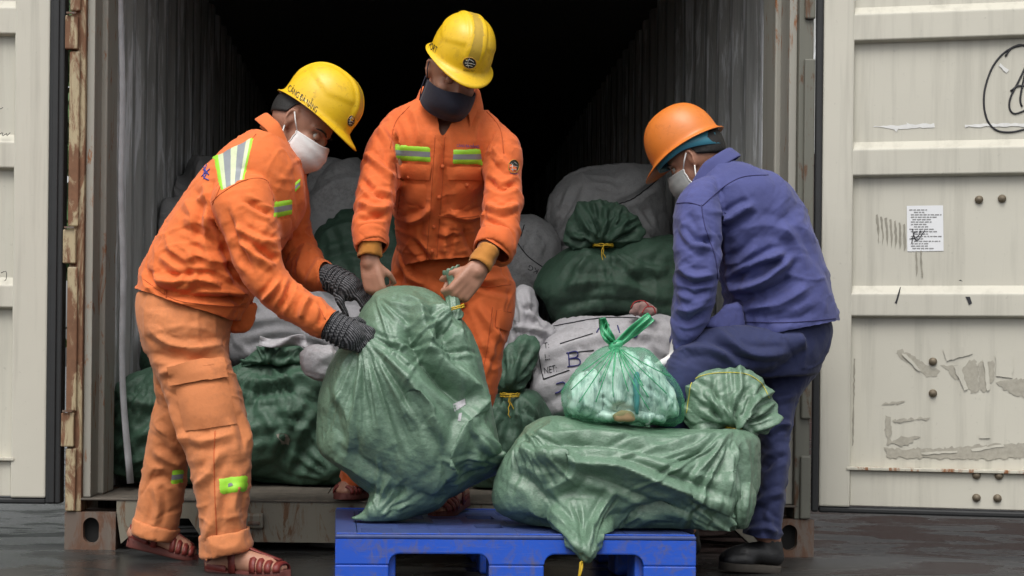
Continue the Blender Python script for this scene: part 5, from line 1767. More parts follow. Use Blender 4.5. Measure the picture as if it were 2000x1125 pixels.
def mask(parent, H, f, u, r, mat, strap, k=1.0, pleats=True, beak=0.0, ears=(1, -1), full=False, low=0.0):
    P = lambda a, b, c: H + f * a * k + u * b * k + r * c * k
    n, m = 28, 20
    V, F = [], []
    for j in range(m + 1):
        t = j / m
        b = -.006 - low - (.112 - low * .6) * t + .006 * math.sin(math.pi * t)
        fw = .112 + .016 * math.sin(math.pi * min(1, t * 1.15)) - .030 * max(0, t - .66) ** 1.2 * 2.2
        for i in range(n + 1):
            s = (i / n - .5) * 2
            th = s * math.radians(83 if not full else 92)
            lat = .079 * math.sin(th)
            bb = b
            if t < .3: bb += (.3 - t) / .3 * (.006 * math.exp(-(s / .22) ** 2) - .012 * abs(s) ** 1.6)
            bb += .016 * t * abs(s) ** 1.5
            a = .012 + (fw - .012) * math.cos(th) ** .72 if abs(th) < 1.57 else .012
            a += beak * math.exp(-(s / .25) ** 2) * math.sin(math.pi * t)
            if pleats: a += .0022 * (abs((t * 3.5 + .1 * s) % 1 - .5) - .25) * 2
            V.append(P(a, bb, lat))
    for j in range(m):
        for i in range(n):
            a = j * (n + 1) + i
            F.append((a, a + 1, a + n + 2, a + n + 1))
    o = mobj('face_mask', V, F, mat, parent)
    o.modifiers.new('s', 'SOLIDIFY').thickness = .0025
    for s in ears:
        top, bot = Vector(V[n if s > 0 else 0]), Vector(V[m * (n + 1) + (n if s > 0 else 0)])
        e1 = P(-.004, .018, .088 * s); e2 = P(-.014, -.014, .090 * s); e3 = P(-.004, -.030, .082 * s)
        MB().tube([top, (top + e1) / 2 + r * s * .004, e1], .0022, 6).build('ear_strap', strap, o, True)
        MB().tube([bot, (bot + e3) / 2 + r * s * .004, e3], .0022, 6).build('ear_strap', strap, o, True)
    # edge binding
    mb = MB()
    for s in (0, n):
        mb.tube([Vector(V[j * (n + 1) + s]) for j in range(m + 1)], .0022, 6)
    mb.build('mask_binding', strap, o, True)
    return o

def hair(parent, H, f, u, r, low=-.045, k=1.0):
    V, F = [], []
    n, m = 56, 22
    for j in range(m + 1):
        for i in range(n):
            th = 2 * math.pi * i / n
            cf, sf = math.cos(th), math.sin(th)
            lowz = low * max(0, -cf) ** .6 + (.028 if cf > -.15 else .0) + (.045 * max(0, cf))
            lo = math.asin(max(-.95, min(.95, (lowz) / .1)))
            ph = math.pi / 2 + (lo - math.pi / 2) * (j / m)
            w = 1.045 + .012 * math.sin(th * 19 + j) * (j / m)
            c = math.cos(ph)
            V.append(H + f * (-.008 + .099 * cf * c * w) * k + r * .078 * sf * c * w * k + u * (.022 + .098 * math.sin(ph)) * k)
    for j in range(m):
        for i in range(n):
            F.append((j*n+i, j*n+(i+1) % n, (j+1)*n+(i+1) % n, (j+1)*n+i))
    o = mobj('hair', V, F, M['hair'], parent)
    o.modifiers.new('s', 'SOLIDIFY').thickness = .006
    return o

def eyes(parent, H, f, u, r, k=1.0):
    for s in (1, -1):
        c = H + f * .0725 * k + u * .002 * k + r * .032 * s * k
        V, F = ellipsoid(c, f * .0115 * k, r * .0125 * k, u * .0118 * k, 16, 10)
        o = mobj('eye', V, F, M['eye'], parent)
        V, F = ellipsoid(c + (f * .9 - u * .45).normalized() * .0085 * k, f * .004 * k, r * .0058 * k, u * .0058 * k, 12, 8)
        mobj('iris', V, F, M['iris'], o)
        V, F = [], []
        for j in range(7):
            for i in range(13):
                a = (i / 12 - .5) * 2.6; b = -.62 + j / 6 * 2.0
                V.append(c + f * .0130 * k * math.cos(a) * math.cos(b) + r * .0136 * k * math.sin(a) + u * .0134 * k * math.sin(b))
        for j in range(6):
            for i in range(12): q = j*13+i; F.append((q, q+1, q+14, q+13))
        mobj('eyelid', V, F, M['skin'], o)
        MB().tube([H + f * a * k + u * b * k + r * c_ * s * k for a, b, c_ in ((.091, .020, .014), (.090, .026, .028), (.078, .026, .046), (.066, .020, .055))], [.0022, .003, .0028, .0015], 6).build('eyebrow', M['hair'], parent, True)

def collar(parent, C, ax, fr, mat, rs=.066, rf=.066, drop=.03, open_=22, tip=.05, stand=.034, fall=.05, seed=0):
    """shirt collar: stand round the neck and a turned-down fall with points in front"""
    ax = Vector(ax).normalized(); fr = Vector(fr); fr = (fr - ax * fr.dot(ax)).normalized(); lat = ax.cross(fr)
    n = 64; V, F = [], []
    rows = 12
    for i in range(n + 1):
        th = math.radians(open_) + (2 * math.pi - 2 * math.radians(open_)) * i / n
        c, s = math.cos(th), math.sin(th)
        e = fr * c * rf + lat * s * rs
        fc = max(0, c)
        d = drop * fc ** 1.3
        base = C + e - ax * d + fr * d * .55
        wob = .004 * math.sin(3 * th + seed) + .002 * math.sin(7 * th + seed * 2)
        prof = [(1.0, -.012), (1.02, stand * .5 * (1 - .5 * fc)), (1.06, stand * (1 - .45 * fc)), (1.13, stand * (1.10 - .45 * fc)), (1.24, stand * (.90 - .45 * fc)), (1.28 + .10 * fc, stand * .50 - fall * .25 * fc),
                (1.33 + .17 * fc, .008 - fall * .40 * fc - tip * .5 * fc ** 4), (1.38 + .24 * fc + .10 * fc ** 4, -.004 - fall * .75 * fc - tip * fc ** 4)]
        for k, h in prof:
            V.append(base + e * (k - 1) * 1.0 + e.normalized() * (wob * (k - 1) * 2) + ax * h + fr * (.022 * fc * max(0, k - 1.15)))
    m = 8
    for i in range(n):
        for j in range(m - 1):
            a = i * m + j; F.append((a, a + m, a + m + 1, a + 1))
    o = mobj('collar', V, F, mat, parent)
    q = o.modifiers.new('s', 'SOLIDIFY'); q.thickness, q.offset = .004, 0
    q = o.modifiers.new('sub', 'SUBSURF'); q.levels = q.render_levels = 1
    return o

def sandal(parent, heel, toe, up, width=.092, tstrap=True, sgn=1):
    """closed-toe strap sandal; heel and toe: ground-side points of the sole"""
    heel, toe = Vector(heel), Vector(toe)
    d = (toe - heel); L = d.length; d.normalize()
    up = Vector(up); up = (up - d * up.dot(d)).normalized(); s = d.cross(up)
    def pt(a, b, c): return heel + d * a * L + s * b * width + up * c
    prof = [(0, .0), (.02, .22), (.08, .33), (.2, .36), (.4, .36), (.58, .43), (.72, .5), (.84, .47), (.93, .36), (.985, .18), (1, 0)]
    A = np.array(prof); ts = np.linspace(0, 1, 28)
    def half(t): return float(np.interp(t, A[:, 0], A[:, 1]))
    V, F = [], []
    for z, k in ((0, .97), (.004, 1), (.019, 1), (.022, .96)):
        for t in ts: V.append(pt(t, half(t) * k, z + (.012 * (1 - min(1, t / .35)) if z > .01 else 0)))
        for t in ts[::-1]: V.append(pt(t, -half(t) * k, z + (.012 * (1 - min(1, t / .35)) if z > .01 else 0)))
    n = 2 * len(ts)
    for j in range(3):
        for i in range(n): F.append((j*n+i, j*n+(i+1) % n, (j+1)*n+(i+1) % n, (j+1)*n+i))
    F.append(tuple(range(n-1, -1, -1))); F.append(tuple(range(3*n, 4*n)))
    sh = empty('sandal', heel.lerp(toe, .5)); setparent(sh, parent)
    mobj('sole', V, F, M['sandal_sole'], sh, True)
    def band(t0, t1, h0, h1, a0=-1.0, a1=1.0, lift=.003, w=None):
        V, F = [], []
        for t, h in ((t0, h0), ((t0+t1)/2, (h0+h1)/2 + .003), (t1, h1)):
            for i in range(17):
                q = a0 + (a1 - a0) * i / 16
                th = q * math.pi / 2
                V.append(pt(t, math.sin(th) * (half(t) + .03), .018 + max(0, math.cos(th)) ** .6 * h))
        for j in range(2):
            for i in range(16): a = j*17+i; F.append((a, a+1, a+18, a+17))
        o = mobj('strap', V, F, M['sandal'], sh)
        m = o.modifiers.new('s', 'SOLIDIFY'); m.thickness = .004
        return o
    # heel counter
    V, F = [], []
    for j, (h, k) in enumerate(((.02, 1), (.045, .95), (.068, .88))):
        for i in range(21):
            q = (i / 20 - .5) * 2
            t = .30 * abs(q) ** 1.6
            V.append(pt(t - .01 * (j == 2), math.copysign(half(t), q) * k + (0 if abs(q) > .05 else 0), h - .025 * abs(q) ** 2 * (j / 2)))
    for j in range(2):
        for i in range(20): a = j*21+i; F.append((a, a+1, a+22, a+21))
    o = mobj('heel_counter', V, F, M['sandal'], sh); o.modifiers.new('s', 'SOLIDIFY').thickness = .004
    for t0, t1, h0, h1 in ((.60, .67, .052, .045), (.695, .76, .045, .038), (.785, .85, .038, .031), (.875, .94, .031, .022)):
        band(t0, t1, h0, h1)
    if tstrap:
        pts = [(.90, 0, .052), (.74, 0, .068), (.62, 0, .080), (.46, 0, .100), (.36, 0, .118)]
        V, F = [], []
        for a, b, c in pts:
            V += [pt(a, -.11, c), pt(a, .11, c)]
        for i in range(len(pts) - 1): F.append((2*i, 2*i+2, 2*i+3, 2*i+1))
        o = mobj('t_strap', V, F, M['sandal'], sh); o.modifiers.new('s', 'SOLIDIFY').thickness = .004
    band(.34, .42, .104, .094)
    # the foot that fills it
    foot = [capsule([pt(.10, 0, .045), pt(.30, 0, .055), pt(.55, 0, .046), pt(.78, 0, .036)], [.030, .034, .036, .028]), capsule([pt(.62, .18, .034), pt(.80, .2, .030), pt(.90, .1, .028)], [.024, .022, .014]), capsule([pt(.62, -.18, .034), pt(.80, -.2, .030), pt(.90, -.1, .026)], [.024, .022, .014])]
    ank = pt(.20, 0, .10)
    return sh, foot, ank

def shoe(parent, heel, toe, up, width=.098):
    heel, toe = Vector(heel), Vector(toe)
    d = (toe - heel); L = d.length; d.normalize()
    up = Vector(up); up = (up - d * up.dot(d)).normalized(); s = d.cross(up)
    def pt(a, b, c): return heel + d * a * L + s * b * width + up * c
    sh = empty('shoe', heel.lerp(toe, .5)); setparent(sh, parent)
    A = np.array([(0, .1), (.03, .28), (.1, .36), (.25, .37), (.45, .38), (.65, .48), (.8, .47), (.92, .36), (.98, .2), (1, .05)])
    half = lambda t: float(np.interp(t, A[:, 0], A[:, 1]))
    ts = np.linspace(0, 1, 30); n = 60
    V, F = [], []
    for z, k in ((0, .98), (.004, 1.02), (.020, 1.02), (.024, .97)):
        for t in ts: V.append(pt(t, half(t) * k, z))
        for t in ts[::-1]: V.append(pt(t, -half(t) * k, z))
    for j in range(3):
        for i in range(n): F.append((j*n+i, j*n+(i+1) % n, (j+1)*n+(i+1) % n, (j+1)*n+i))
    F.append(tuple(range(n-1, -1, -1))); F.append(tuple(range(3*n, 4*n)))
    mobj('sole', V, F, M['shoe_sole'], sh)
    parts = [capsule([pt(.12, 0, .05), pt(.35, 0, .06), pt(.6, 0, .048), pt(.82, 0, .038)], [.032, .034, .034, .028]), capsule([pt(.12, 0, .05), pt(.2, 0, .10)], [.032, .034]), capsule([pt(.6, .2, .036), pt(.86, .12, .032)], [.026, .024]), capsule([pt(.6, -.2, .036), pt(.86, -.12, .032)], [.026, .024])]
    V, F = remesh(parts, .006); V = smooth(V, F, 5, .6, -.3)
    V = V + normals(V, F) * (.0025 * noise3(V, .03, 3, 2))[:, None]
    mobj('upper', V, F, M['shoe_black'], sh)
    return sh, pt(.2, 0, .10)

def rolled_cuff(name, rows, mat, parent, voxel=.007, flare=1.0, seed=0):
    """turned-up hem: short open tube with thickness"""
    l = Loft(rows, ga=.03, gc=.03, n=44, sub=4, power=2.1)
    o, s = garment(name, [l], voxel, mat, parent, cuts=[endcut(l, 0, .006), endcut(l, 1, .006)], iters=60, seed=seed, thick=.006, sm=3, seed_amp=.003, seed_wl=.05)
    return o, s

def pocket(surf, q, mat, parent, name='pocket', off=.006, seam=None, flat=4):
    o = patch(name, surf, q, mat, parent, off, 16, 14, .010, flat=flat)
    return o

def body_mesh(parent, parts, heads, voxel=.0052):
    V, F = remesh(parts, voxel)
    V = smooth(V, F, 3, .6, -.3)
    for H, f, u, r, k in heads: V = head_sculpt(V, H, f, u, r, k)
    o = mobj('body', V, [tuple(dict.fromkeys(map(int, q))) for q in F], M['skin'], parent)
    return o

# ============================================================ left man
PL = empty('person', at(420, 1118, -.5) * 1.0, 'man in orange workwear, yellow helmet and white mask, leaning in from the left', 'person', 'men unloading sacks')
torso = Loft([(262, 592, 474, 628, -.40, .185), (270, 560, 488, 592, -.40, .19), (278, 530, 500, 560, -.40, .19), (302, 475, 522, 520, -.40, .195), (347, 403, 560, 468, -.40, .205), (397, 334, 594, 412, -.40, .215), (450, 284, 598, 355, -.40, .20), (500, 255, 588, 318, -.40, .15), (524, 242, 578, 300, -.40, .095)],
             ga=[(0, .05), (.2, .10), (.4, .06), (.7, .035), (1, .02)], gc=.012, n=56, part='torso')
nsl = Loft([(432, 352, 532, 338, -.50, .085), (412, 398, 537, 393, -.585, .088), (437, 455, 544, 448, -.615, .082), (466, 532, 551, 510, -.625, .077), (500, 584, 566, 540, -.625, .075), (556, 624, 600, 566, -.63, .068), (610, 652, 642, 594, -.64, .062), (634, 664, 666, 611, -.645, .058)],
           ga=[(0, .02), (.25, .04), (.5, .11), (.62, .12), (.8, .07), (1, .03)], gc=.012, part='near')
fsl = Loft([(520, 320, 594, 338, -.24, .085), (528, 395, 604, 402, -.20, .078), (538, 462, 608, 448, -.20, .075), (560, 532, 618, 480, -.22, .07), (592, 560, 632, 505, -.29, .062), (630, 566, 655, 522, -.335, .056), (640, 564, 661, 524, -.345, .055)],
           ga=[(0, .02), (.4, .08), (.7, .08), (1, .03)], gc=.012, part='far')
Lstr = [
    ([(443, 407), (457, 460), (472, 499), (497, 531)], 7, -.012, 'near'), ([(475, 389), (514, 410), (532, 417)], 6, -.010, 'near'), ([(457, 442), (500, 467), (538, 478)], 7, .011, 'near'), ([(498, 485), (525, 499), (545, 506)], 6, -.011, 'near'),
    ([(457, 467), (500, 499), (534, 527)], 7, .010, 'near'), ([(545, 549), (529, 570), (512, 586)], 6, .012, 'near'), ([(573, 545), (560, 577), (544, 608)], 6, -.011, 'near'), ([(605, 579), (593, 599), (587, 622)], 6, .011, 'near'), ([(620, 590), (628, 604), (622, 640)], 4, -.007, 'near'),
    ([(415, 400), (433, 460), (457, 531), (479, 563)], 8, -.014, 'torso'), ([(326, 481), (360, 506), (382, 499)], 8, .013, 'torso'), ([(287, 527), (300, 556), (337, 563), (372, 549)], 6, -.016, 'torso'), ([(368, 556), (386, 531)], 6, .010, 'torso'),
    ([(290, 572), (354, 578), (443, 584), (486, 580)], 6, -.016, 'torso'), ([(286, 560), (354, 564), (443, 570), (486, 566)], 8, .012, 'torso'), ([(383, 392), (410, 382)], 7, .008, 'torso'), ([(340, 520), (410, 525), (460, 548)], 8, .009, 'torso'),
    ([(300, 545), (345, 552), (395, 548), (430, 560)], 8, .018, 'torso'), ([(290, 562), (340, 570), (400, 566)], 6, -.016, 'torso'), ([(312, 500), (350, 530), (362, 560)], 8, .010, 'torso'),
    ([(330, 470), (400, 505), (470, 515)], 9, .011, 'torso'), ([(345, 440), (400, 462), (440, 500)], 9, -.009, 'torso'), ([(415, 410), (400, 470), (420, 530)], 9, .010, 'torso'),
    ([(395, 360), (412, 395), (400, 450)], 9, .010, 'torso'), ([(420, 400), (430, 470), (465, 545)], 9, -.012, 'torso'), ([(360, 390), (375, 420), (372, 460)], 10, .007, 'torso'), ([(400, 540), (450, 560), (490, 585)], 9, .010, 'torso'),
    ([(600, 470), (590, 500), (580, 540)], 6, .008, 'far'), ([(625, 505), (612, 530), (600, 555)], 6, .007, 'far'), ([(585, 330), (590, 380), (598, 430)], 6, .006, 'torso')]
jkL, jsL = garment('jacket', [torso, nsl, fsl], .0052, M['jacket_orange'], PL, Lstr, fold=.85, cuts= [endcut(torso, 0, .02, 1.3), endcut(nsl, 1), endcut(fsl, 1), endcut(torso, 1, .012)], seed=2)
lapel = Loft([(432, 600, 500, 592, -.40, .04), (440, 630, 497, 620, -.40, .032), (446, 645, 490, 640, -.40, .02), (452, 650, 484, 649, -.40, .010)], ga=.06, gc=.04)
garment('jacket_flap', [lapel], .007, M['jacket_orange'], jkL, iters=60, seed=8, thick=0)
tr_w = Loft([(270, 575, 460, 620, -.40, .165), (267, 600, 452, 640, -.41, .17), (270, 640, 446, 668, -.42, .17), (284, 690, 448, 706, -.43, .15)], ga=.03, gc=.01, n=52, part='hip')
tr_n = Loft([(276, 650, 446, 680, -.45, .12), (290, 690, 450, 708, -.47, .115), (318, 765, 470, 768, -.50, .105), (345, 840, 488, 840, -.52, .098), (367, 900, 491, 898, -.53, .092), (381, 965, 488, 955, -.53, .087), (390, 1020, 483, 1010, -.53, .083), (396, 1075, 480, 1062, -.53, .080), (398, 1090, 482, 1074, -.53, .08)],
            ga=[(0, .02), (.2, .05), (.5, .05), (.75, .04), (1, .05)], gc=.015, part='near')
tr_f = Loft([(285, 660, 420, 680, -.36, .11), (300, 720, 420, 725, -.33, .10), (306, 771, 412, 775, -.30, .095), (293, 841, 390, 850, -.27, .085), (280, 912, 368, 915, -.25, .080), (271, 975, 358, 980, -.24, .076), (263, 1020, 347, 1035, -.235, .074), (258, 1036, 338, 1054, -.235, .073)],
            ga=[(0, .02), (.4, .05), (1, .04)], gc=.015, part='far')
Tst = [([(292, 640), (330, 670), (390, 680), (440, 672)], 8, .010, ['hip', 'near']), ([(300, 690), (350, 700), (440, 700)], 8, -.009, ['hip', 'near']), ([(310, 730), (360, 720), (440, 712)], 7, .009, ['near', 'hip']), ([(345, 850), (400, 860), (460, 845)], 9, .007, 'near'),
       ([(380, 950), (410, 920), (430, 880)], 9, .008, 'near'), ([(400, 1060), (420, 1000), (425, 950)], 9, .008, 'near'), ([(470, 1050), (455, 990), (470, 930)], 9, .009, 'near'), ([(440, 790), (470, 830), (480, 880)], 8, -.007, 'near'),
       ([(300, 880), (330, 900), (355, 910)], 8, .008, 'far'), ([(290, 940), (320, 930), (350, 950)], 8, -.008, 'far'), ([(300, 830), (325, 850), (345, 880)], 8, .007, 'far'), ([(300, 1030), (310, 985), (300, 950)], 7, .008, 'far'), ([(330, 790), (345, 830), (362, 880)], 7, .008, 'near')]
trL, tsL = garment('trousers', [tr_w, tr_n, tr_f], .0056, M['trouser_orange'], PL, Tst, fold=.75, cuts= [endcut(tr_n, 1), endcut(tr_f, 1)], seed=4)
rolled_cuff('turned_cuff', [(388, 1046, 486, 1024, -.53, .088), (391, 1066, 490, 1044, -.53, .093), (393, 1084, 494, 1058, -.53, .095), (396, 1100, 496, 1069, -.53, .090)], M['trouser_orange'], trL, seed=2)
rolled_cuff('turned_cuff', [(262, 1008, 350, 1030, -.235, .078), (258, 1024, 346, 1044, -.235, .082), (257, 1036, 342, 1056, -.235, .082), (260, 1044, 336, 1063, -.235, .078)], M['trouser_orange'], trL, seed=3)
# head
fL, uL, rL = ortho((.73, -.27, -.63), (.64, -.08, .76))
HL = at(578, 246, -.385) + fL * .012 + uL * .012
kL = 1.03
fh, uh, rh = ortho((.775, -.27, -.57), (.58, -.08, .80))
hmL, hsL = helmet(PL, HL + fL * .012 + uL * .070, fh, uh, rh, M['helmet_yellow'], M['helmet_worn'], M['harness_grey'], k=.955)
mask(PL, HL, fL, uL, rL, M['mask_white'], M['strap_white'], kL)
hair(PL, HL, fL, uL, rL, -.05, kL)
eyes(PL, HL, fL, uL, rL, kL)
# shoes and feet
s1, ft1, an1 = sandal(PL, at(404, 1130, -.50) * 1.0, at(568, 1128, -.62), (0, 0, 1))
p = at(404, 1130, -.50)
s2, ft2, an2 = sandal(PL, at(246, 1066, -.23), at(386, 1098, -.23), (.22, 0, 1))
# hands
gn = hand_parts(at(652, 638, -.65), (.90, -.02, -.38), (.15, .9, -.3), (.2, 0, 1), (50, 75, 50), 1.16)
gf = hand_parts(at(652, 545, -.36), (.86, -.16, -.44), (-.2, .55, -.80), (0, -1, .1), (40, 60, 40), 1.16)
arms = [wrist_arm([at(470, 380, -.52), at(528, 545, -.62), at(640, 634, -.645), at(664, 645, -.65)], [.05, .042, .03, .027]), wrist_arm([at(560, 350, -.25), at(580, 500, -.21), at(645, 542, -.35), at(662, 550, -.37)], [.05, .042, .03, .027])]
core = [(Loft(l_, shrink=.80, n=24).V, Loft(l_, shrink=.80, n=24).F) for l_ in ([(290, 570, 455, 610, -.40, .13), (320, 480, 510, 520, -.40, .14), (400, 345, 580, 410, -.40, .15), (470, 285, 590, 345, -.40, .13), (528, 255, 584, 305, -.40, .06)],)]
neck = [capsule([at(535, 300, -.40), HL - uL * .055 - fL * .022], [.058, .052])]
legs = [capsule([at(360, 650, -.45), at(420, 830, -.52), at(440, 1060, -.53), an1], [.065, .06, .045, .042]), capsule([at(350, 650, -.36), at(350, 830, -.28), at(305, 1030, -.235), an2], [.065, .06, .045, .040]), capsule([at(345, 610, -.35), at(370, 610, -.44)], [.07, .07])]
body_mesh(PL, head_parts(HL, fL, uL, rL, kL) + neck + core + arms + legs + ft1 + ft2, [(HL, fL, uL, rL, kL)])
def glove(parts, cuffpts, cuffr, seed):
    V, F = remesh(parts + [capsule(cuffpts, cuffr, 18)], .0042)
    V = smooth(V, F, 3, .6, -.3); V = V + normals(V, F) * (.0018 * noise3(V, .014, seed, 2))[:, None]
    o = mobj('knit_glove', V, F, M['glove_grey'], PL)
    # ribbed cuff rings
    P, T, fr = frames(catmull(np.array([tuple(p) for p in cuffpts]), 6)); P = P[:]
    mb = MB()
    for i in range(2, len(P) - 1, 2):
        rr_ = np.interp(i / (len(P) - 1), np.linspace(0, 1, len(cuffr)), cuffr) + .001
        a, b = fr[i]
        mb.tube([P[i] + a * math.cos(q) * rr_ + b * math.sin(q) * rr_ for q in np.linspace(0, 6.283, 25)], .0028, 6)
    mb.build('ribbed_cuff', M['glove_grey'], o, True)
    return o
glove(gn, [at(640, 632, -.645), at(660, 643, -.65), at(684, 655, -.655)], [.044, .044, .045], 1)
glove(gf, [at(643, 541, -.345), at(660, 550, -.36), at(682, 562, -.38)], [.040, .041, .042], 2)
# trim of the jacket
collar(jkL, at(548, 276, -.40), (.66, -.05, .75), (.70, -.30, -.62), M['jacket_orange'], .076, .074, .035, 24, .05)
patch('shoulder_tape', jsL, [(414, 306), (499, 262), (477, 352), (430, 375)], M['tape_shoulder'], jkL, .003, 14, 12, .005)
def retag_uv_swap(o):
    for l in o.data.uv_layers[0].data: l.uv = (l.uv[1], l.uv[0])
o = [c for c in jkL.children if c.name.startswith('shoulder_tape')][0]; retag_uv_swap(o)
patch('chest_tape', jsL, [(532, 394), (573, 387), (573, 420), (533, 428)], M['tape'], jkL, .003, 8, 8, .005)
patch('chest_tape', jsL, [(576, 356), (588, 346), (587, 366), (575, 378)], M['tape'], jkL, .003, 5, 6, .005)
pocket(jsL, [(537, 425), (573, 420), (572, 470), (541, 470)], M['jacket_orange'], jkL, 'chest_pocket', .004)
lines('seam', jsL, [[(500, 262), (470, 300), (440, 345), (415, 400)], [(414, 395), (432, 378), (478, 352), (520, 352), (534, 392)], [(266, 588), (310, 612), (380, 628), (440, 634)], [(280, 545), (340, 585), (420, 596), (480, 600)], [(626, 604), (640, 640), (622, 660)], [(655, 606), (628, 654)], [(322, 565), (318, 605)], [(326, 565), (322, 606)]], M['seam_orange'], jkL, .0014, .0006, 5)
text_s = MB()
for i, ln in enumerate(([(393, 330), (404, 336), (398, 350)], [(398, 326), (408, 342)], [(404, 322), (398, 345), (408, 352)], [(394, 345), (410, 330)])): line_into(text_s, jsL, ln, .002, .001, 4)
text_s.build('embroidered_mark', M['embroidery'], jkL, True)
# trim of the trousers
pocket(tsL, [(341, 746), (440, 728), (462, 828), (362, 842)], M['trouser_orange'], trL, 'cargo_pocket', .014, flat=10)
patch('pocket_flap', tsL, [(330, 720), (434, 700), (442, 738), (334, 753)], M['trouser_orange'], trL, .022, 14, 6, .006, flat=6)
patch('reflective_patch', tsL, [(425, 934), (487, 926), (486, 960), (427, 967)], M['tape_lime'], trL, .003, 8, 6, .004)
patch('reflective_patch', tsL, [(336, 918), (361, 916), (358, 944), (332, 947)], M['tape'], trL, .003, 6, 6, .004)
patch('worn_mark', tsL, [(445, 945), (452, 943), (456, 948), (446, 952)], M['harness_grey'], trL, .0046, 3, 2, 0)
lines('seam', tsL, [[(420, 842), (418, 900), (420, 970), (423, 1045)], [(441, 736), (446, 780), (458, 826)]], M['seam_orange'], trL, .0016, .0006, 5)
# lettering and emblem of the helmet
text_on('lettering', hsL, 'CẢNG ĐÀ NẴNG', [(569, 158), (624, 203), (617, 221), (561, 177)], M['ink_dark'], hmL)
def emblem(surf, cx, cy, rx, ry, parent, rot=0):
    R = lambda a, b: (cx + a * math.cos(rot) - b * math.sin(rot), cy + a * math.sin(rot) + b * math.cos(rot))
    def disc(k, off, mat, name):
        V = []; n = 20
        for i in range(n):
            q = R(rx * k * math.cos(6.283*i/n), ry * k * math.sin(6.283*i/n)); h = surf.hit(*q, off)
            if h: V.append(h[0])
        return mobj(name, V, [tuple(range(len(V)))], mat, parent) if len(V) > 4 else None
    e = disc(1, .0012, M['ink_dark'], 'emblem')
    if e is None: return
    pr = parent
    mb = MB()
    for ln in ([R(-rx*.6, -ry*.3), R(0, -ry*.6), R(rx*.6, -ry*.3)], [R(-rx*.7, ry*.1), R(0, 0), R(rx*.8, ry*.1)], [R(-rx*.5, ry*.5), R(0, ry*.4), R(rx*.5, ry*.5)], [R(-rx*.1, -ry*.8), R(-rx*.3, 0), R(-rx*.05, ry*.8)]):
        line_into(mb, surf, ln, .0009, .0018, 2)
    mb.build('emblem_lines', M['emblem_white'], e, True)
    mb = MB()
    line_into(mb, surf, [R(rx*math.cos(a), ry*math.sin(a)) for a in np.linspace(0, 6.283, 18)], .0010, .0016, 2)
    mb.build('emblem_ring', M['emblem_gold'], e, True)
    return e
emblem(hsL, 685, 236, 7, 11, hmL, .2)
text_on('lettering', hsL, 'M S', [(592, 213), (602, 219), (600, 224), (590, 218)], M['ink_dark'], hmL)

# ============================================================ middle man
PC = empty('person', at(800, 1000, -.05), 'man in orange suit, yellow helmet and navy mask, standing in the middle', 'person', 'men unloading sacks')
torso = Loft([(790, 528, 946, 524, -.06, .145), (782, 505, 950, 500, -.06, .15), (776, 470, 952, 468, -.07, .155), (772, 425, 950, 428, -.10, .155), (768, 375, 952, 380, -.15, .155), (756, 315, 978, 322, -.20, .155), (738, 268, 1004, 282, -.235, .145), (742, 244, 998, 260, -.245, .125), (766, 220, 976, 238, -.25, .105), (798, 204, 948, 216, -.25, .095), (822, 192, 932, 200, -.25, .088), (838, 186, 922, 192, -.25, .08)],
             ga=[(0, .05), (.25, .08), (.5, .06), (1, .02)], gc=.015, n=60, power=2.3, part='torso')
lsl = Loft([(752, 246, 800, 280, -.25, .075), (722, 272, 778, 300, -.29, .085), (702, 345, 777, 352, -.34, .078), (692, 410, 768, 412, -.40, .074), (690, 452, 760, 452, -.44, .066), (692, 478, 757, 474, -.46, .062), (694, 490, 755, 486, -.465, .060)],
           ga=[(0, .02), (.3, .05), (.6, .09), (1, .04)], gc=.015, part='near')
rsl = Loft([(944, 284, 990, 258, -.25, .075), (944, 314, 1016, 288, -.29, .085), (944, 375, 1020, 352, -.34, .078), (945, 418, 1016, 412, -.39, .074), (938, 448, 1010, 464, -.44, .066), (930, 470, 1002, 500, -.47, .060), (926, 478, 996, 510, -.475, .058)],
           ga=[(0, .02), (.3, .05), (.6, .10), (1, .04)], gc=.015, part='far')
Cst = [([(735, 239), (758, 279), (767, 318)], 7, .010, 'near'), ([(715, 298), (745, 328), (769, 348)], 6, .011, 'near'), ([(705, 348), (735, 378), (764, 388)], 6, -.011, 'near'), ([(700, 393), (730, 408), (762, 403)], 6, .011, 'near'), ([(697, 428), (725, 424), (755, 423)], 5, -.010, 'near'),
       ([(958, 279), (983, 318), (1008, 338)], 7, .010, 'far'), ([(949, 348), (978, 368), (1010, 356)], 6, -.011, 'far'), ([(949, 398), (978, 413), (1013, 398)], 6, .012, 'far'), ([(944, 428), (973, 438), (1003, 468)], 5, -.010, 'far'),
       ([(844, 398), (824, 423), (792, 433)], 7, .012, 'torso'), ([(874, 413), (909, 424), (946, 416)], 7, .012, 'torso'), ([(804, 470), (829, 498), (836, 515)], 6, -.012, 'torso'), ([(874, 440), (868, 480), (880, 515)], 7, .010, 'torso'), ([(905, 440), (920, 480), (940, 505)], 7, -.010, 'torso'),
       ([(850, 300), (845, 370), (838, 440), (835, 500)], 8, .007, 'torso'), ([(865, 260), (870, 350), (880, 430)], 8, -.007, 'torso'), 
       ([(760, 240), (775, 290), (772, 340)], 8, .008, 'torso'), ([(975, 250), (958, 300), (950, 350)], 8, .008, 'torso'), 
       ([(800, 210), (815, 240), (820, 280)], 8, .006, 'torso'), ([(945, 215), (930, 250), (925, 290)], 8, .006, 'torso')]
jkC, jsC = garment('jacket', [torso, lsl, rsl], .0052, M['suit_orange'], PC, Cst, fold=.85, cuts= [endcut(torso, 0, .02, 1.3), endcut(torso, 1), endcut(lsl, 1), endcut(rsl, 1)], seed=6, cutpoly=[[(846, 180), (912, 184), (868, 266), (860, 266)]])
